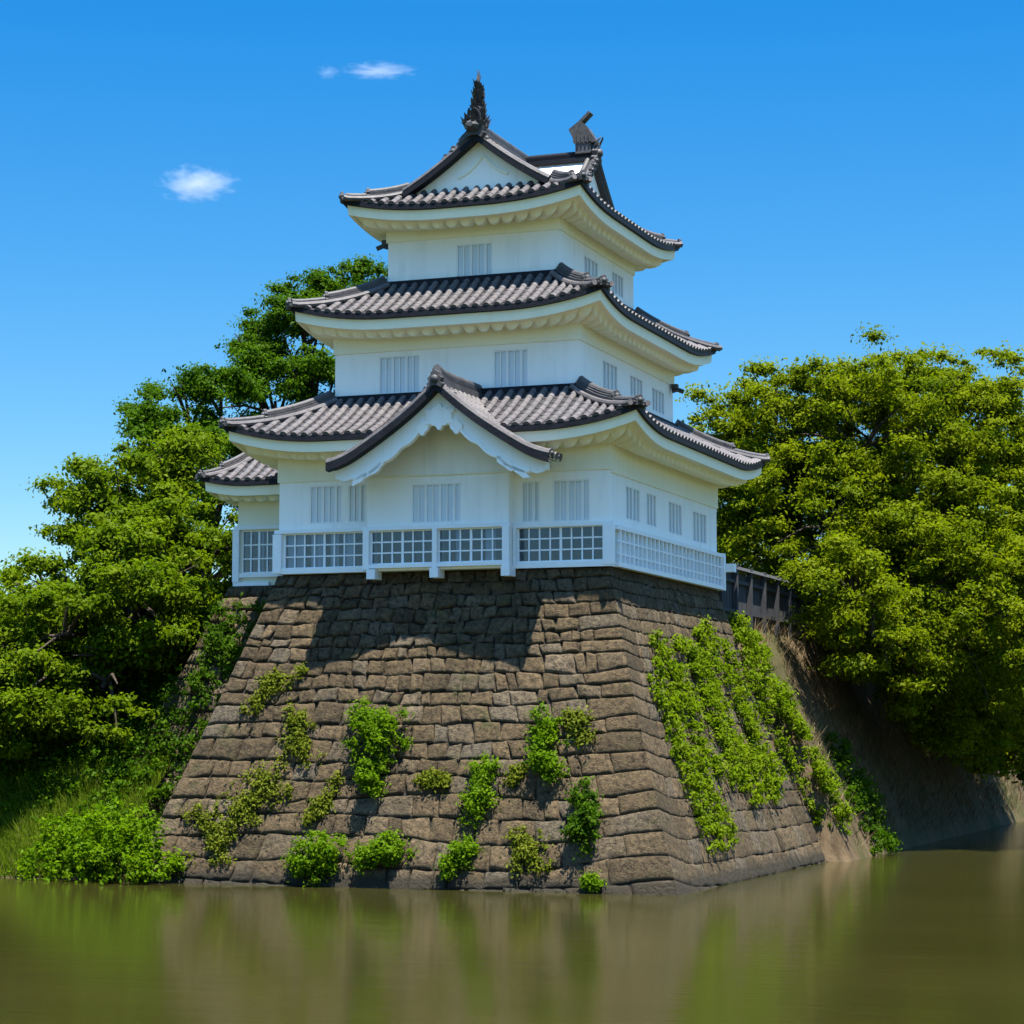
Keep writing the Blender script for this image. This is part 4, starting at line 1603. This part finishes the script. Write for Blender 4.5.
def recess_shade_ivy():  # added dark leaves stand in for shade on the recessed wall
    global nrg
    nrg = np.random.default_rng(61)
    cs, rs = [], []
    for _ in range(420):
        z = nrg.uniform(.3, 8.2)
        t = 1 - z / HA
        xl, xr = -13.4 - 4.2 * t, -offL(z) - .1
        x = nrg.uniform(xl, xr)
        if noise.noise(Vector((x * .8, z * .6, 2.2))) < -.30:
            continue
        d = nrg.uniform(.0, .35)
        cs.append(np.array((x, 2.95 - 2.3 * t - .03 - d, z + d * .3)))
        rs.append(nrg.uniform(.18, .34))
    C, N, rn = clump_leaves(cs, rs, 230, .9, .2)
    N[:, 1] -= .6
    tag(leaf_mesh('creeper', C, N, .10, rn, 'leafD', None, (-14.5, 2, 4)), 'dark green creeper added as shade over the recessed wall at the left edge of the stone base', 'creeper')


recess_shade_ivy()


# creepers on the right face: long strips that slant down to the right
def in_poly(x, y, poly):
    c = False
    j = len(poly) - 1
    for i in range(len(poly)):
        (xi, yi), (xj, yj) = poly[i], poly[j]
        if (yi > y) != (yj > y) and x < (xj - xi) * (y - yi) / (yj - yi) + xi:
            c = not c
        j = i
    return c


def creeper(name, polys, label, m, n, leaf=.11, out=.3, seed=1):
    global nrg
    nrg = np.random.default_rng(seed)
    cs, rs = [], []
    lo = np.min([p for q in polys for p in q], axis=0)
    hi = np.max([p for q in polys for p in q], axis=0)
    while len(cs) < n:
        a, z = nrg.uniform(lo[0], hi[0]), nrg.uniform(lo[1], hi[1])
        k = .6 * noise.noise(Vector((a * .5, z * .5, seed)))
        k2 = noise.noise(Vector((a * .7 + z * .5, z * .8 + a * .1, seed + 9))) + .5 * noise.noise(Vector((a * 2.2, z * 2.2, seed)))
        if not any(in_poly(a + k, z + k * .3, q) for q in polys) or k2 < -.27:
            continue
        lump = .5 + .5 * noise.noise(Vector((a * 1.3, z * 1.3, seed + 4)))
        d = out * nrg.uniform(.1, 1) * (.35 + lump)
        x = off(z)
        yb = offB(z)
        if a > yb:                       # past the end of the masonry the plants hang on the earth bank
            x = 3.3 - 3.4 * max(0, z / 7.9) ** (1 / .9) + .1
        cs.append(np.array((x + d, a, z + d * .3)))
        rs.append(nrg.uniform(.12, .30))
    C, N, rn = clump_leaves(cs, rs, 190, .8, .55)
    N[:, 0] += .5
    org = (off(lo[1]), lo[0], lo[1])
    return tag(leaf_mesh(name, C, N, leaf, rn, m, None, org), label, 'creeper', 'creepers on the right face of the stone base')


creeper('creeper', [[(2.2, 7.1), (4.6, 7.0), (7.9, 7.6), (10.4, 7.3), (10.6, 6.0), (11.3, 4.6), (12.0, 2.8), (10.2, 2.1), (7.4, 2.1), (4.2, 3.2), (2.4, 4.3), (1.3, 5.6)],
                    [(.5, 6.1), (1.7, 5.6), (2.8, 4.0), (4.2, 2.4), (3.7, .9), (1.1, .9), (.8, 2.2), (.8, 3.6), (.5, 5.0)]],
        'bright green creeper covering the middle of the right stone face', 'ivy', 1050, seed=31, out=.26)
creeper('creeper', [[(11.0, 7.9), (14.2, 8.1), (15.0, 7.0), (15.2, 5.4), (15.6, 3.6), (16.4, 1.4), (15.4, .7), (14.4, 1.7), (13.2, 3.2), (12.4, 4.4), (11.4, 5.9)]],
        'creeper strip along the far edge of the right stone face, below the fence', 'ivy', 560, seed=32, out=.42)
# ------------------------------------------------------------------ bank plants and grass
nrg = np.random.default_rng(5)


def ground_bush(name, pts, label, m, leaf=.12, per=230, cat='bush', group=None):
    cs, rs = [], []
    for x, y, r, h in pts:
        for _ in range(int(34 * r * max(1, r))):
            q = math.sqrt(nrg.uniform()) * r
            w = nrg.uniform(0, 2 * PI)
            xx, yy = x + q * math.cos(w), y + q * math.sin(w)
            zz = max(0, ground_z(xx, yy)) + h * math.sqrt(max(0, 1 - (q / r) ** 2)) * nrg.uniform(.25, 1)
            cs.append(np.array((xx, yy, zz)))
            rs.append(nrg.uniform(.22, .4))
    C, N, rn = clump_leaves(cs, rs, per, .75)
    C[:, 2] = np.maximum(C[:, 2], .03)
    x, y, _, _ = pts[0]
    o = leaf_mesh(name, C, N, leaf, rn, m, None, (x, y, max(0, ground_z(x, y))))
    return tag(o, label, cat, group)


ground_bush('bush', [(-13.3, -2.9, 1.2, 2.3), (-14.3, -2.6, 1.3, 2.3), (-12.5, -3.0, .8, 1.2), (-15.3, -2.2, 1.2, 1.9), (-13.9, -2.2, 1.0, 2.5), (-16.3, -2.0, 1.1, 1.5)], 'dense bright bush at the waterside, left foot of the stone base', 'bush')
ground_bush('bush', [(3.2, 19.5, .8, 1.0), (2.6, 20.6, .9, 1.1), (3.0, 22.0, .7, .8), (2.3, 19.0, .6, .9)], 'small green shrub low on the shaded earth bank right of the creepers', 'leafD')
ground_bush('bush', [(-0.6, 27.5, 1.6, 1.8), (-0.6, 31.0, 1.8, 2.2), (-0.6, 34.5, 1.7, 2.0), (-0.6, 38.0, 1.8, 2.2), (-0.6, 42.0, 2.0, 2.4), (-0.6, 46.0, 2.0, 2.2), (-0.6, 50, 2.2, 2.4), (-0.6, 55, 2.4, 2.6)], 'dense shaded undergrowth along the top of the right bank, under the trees', 'leafD', leaf=.16, per=120)
ground_bush('bush', [(-19.0, 1.8, 1.6, 1.2), (-21.5, 1.6, 1.7, 1.4), (-17.0, 2.6, 1.5, 1.0), (-24, 2, 1.8, 1.4), (-15.6, 1.5, 1.2, .9), (-16.4, 4.2, 1.4, 1.2), (-18.6, 4.4, 1.8, 1.2), (-21, 4.6, 1.8, 1.2), (-15.2, 3.0, 1.0, 1.0), (-19, 6.5, 2, 1.4), (-22, 7, 2, 1.5), (-16.5, 6.5, 1.6, 1.2), (-17.2, .6, 1.3, .9), (-19.6, .5, 1.5, 1.0), (-22, .3, 1.6, 1.1), (-15.4, .2, .9, .8), (-24.5, .4, 1.7, 1.2)], 'low dark undergrowth, partly added as shade, on the slope under the bright bushy tree', 'leafD')  # lower clumps added, their dark leaves stand in for tree shade


def blades(name, pts, m, length, width, label, lean=.35):
    n = len(pts)
    P = np.array(pts)
    ang = nrg.uniform(0, 2 * PI, n)
    side = np.stack([np.cos(ang), np.sin(ang), np.zeros(n)], 1) * width
    tip = np.stack([nrg.normal(0, lean, n), nrg.normal(-.1, lean, n), np.ones(n)], 1)
    L = (length * nrg.uniform(.5, 1.3, n))[:, None]
    V = np.stack([P - side, P + side, P + tip * L + side * .15, P + tip * L - side * .15], 1).reshape(-1, 3)
    me = bpy.data.meshes.new(name)
    me.from_pydata(V.tolist(), [], [(4 * i, 4 * i + 1, 4 * i + 2, 4 * i + 3) for i in range(n)])
    at = me.attributes.new('rnd', 'FLOAT', 'POINT')
    at.data.foreach_set('value', np.repeat(nrg.uniform(0, 1, n), 4).astype(np.float32))
    me.materials.append(M[m])
    o = bpy.data.objects.new(name, me)
    sc.collection.objects.link(o)
    o.location = l2w(0, 0, 0)
    o.rotation_euler = (0, 0, -TH)
    return tag(o, label, 'grass', kind='stuff')


pts = []
while len(pts) < 42000:
    x, y = nrg.uniform(-26, -13.4), nrg.uniform(-2.3, 2.6)
    z = ground_z(x, y)
    if z > .05 and noise.noise(Vector((x * .6, y * .6, 3))) + (1.8 - y) * .35 > -.25:
        pts.append((x, y, z - .03))
blades('grass', pts, 'grass', .38, .018, 'bright lit grass on the left bank between the bush and the shaded slope')
pts = []
while len(pts) < 16000:
    x, y = nrg.uniform(-1.5, 3.2), nrg.uniform(14.5, 60)
    z = ground_z(x, y)
    if z > .1 and noise.noise(Vector((x * .5, y * 1.6, 8))) > -.05:
        pts.append((x, y, z - .03))
blades('dry_grass', pts, 'dry', .42, .016, 'thin dry brown grass hanging down the shaded earth bank on the right', .6)

# ------------------------------------------------------------------ clouds
def cloud(p, size, m, label):
    import bmesh
    bm = bmesh.new()
    bmesh.ops.create_icosphere(bm, subdivisions=4, radius=1.0)
    for v in bm.verts:
        v.co *= 1.05 + .3 * noise.noise(v.co * 2.0 + Vector(p) * .01)
    me = bpy.data.meshes.new('cloud')
    bm.to_mesh(me)
    bm.free()
    me.materials.append(M[m])
    o = bpy.data.objects.new('cloud', me)
    sc.collection.objects.link(o)
    o.location = p
    o.scale = size
    tag(o, label, 'cloud', 'small white clouds in the blue sky')


cloud((-209, 1500, 370), (27, 24, 12), 'cloudA', 'small puffy white cloud left of the tower, lowest in the sky')
cloud((-89, 1500, 447), (27, 16, 5), 'cloudA', 'thin long white wisp of cloud high left of the roof finial')
cloud((-123, 1500, 446), (9, 9, 5), 'cloudB', 'tiny faint cloud just left of the long wisp')
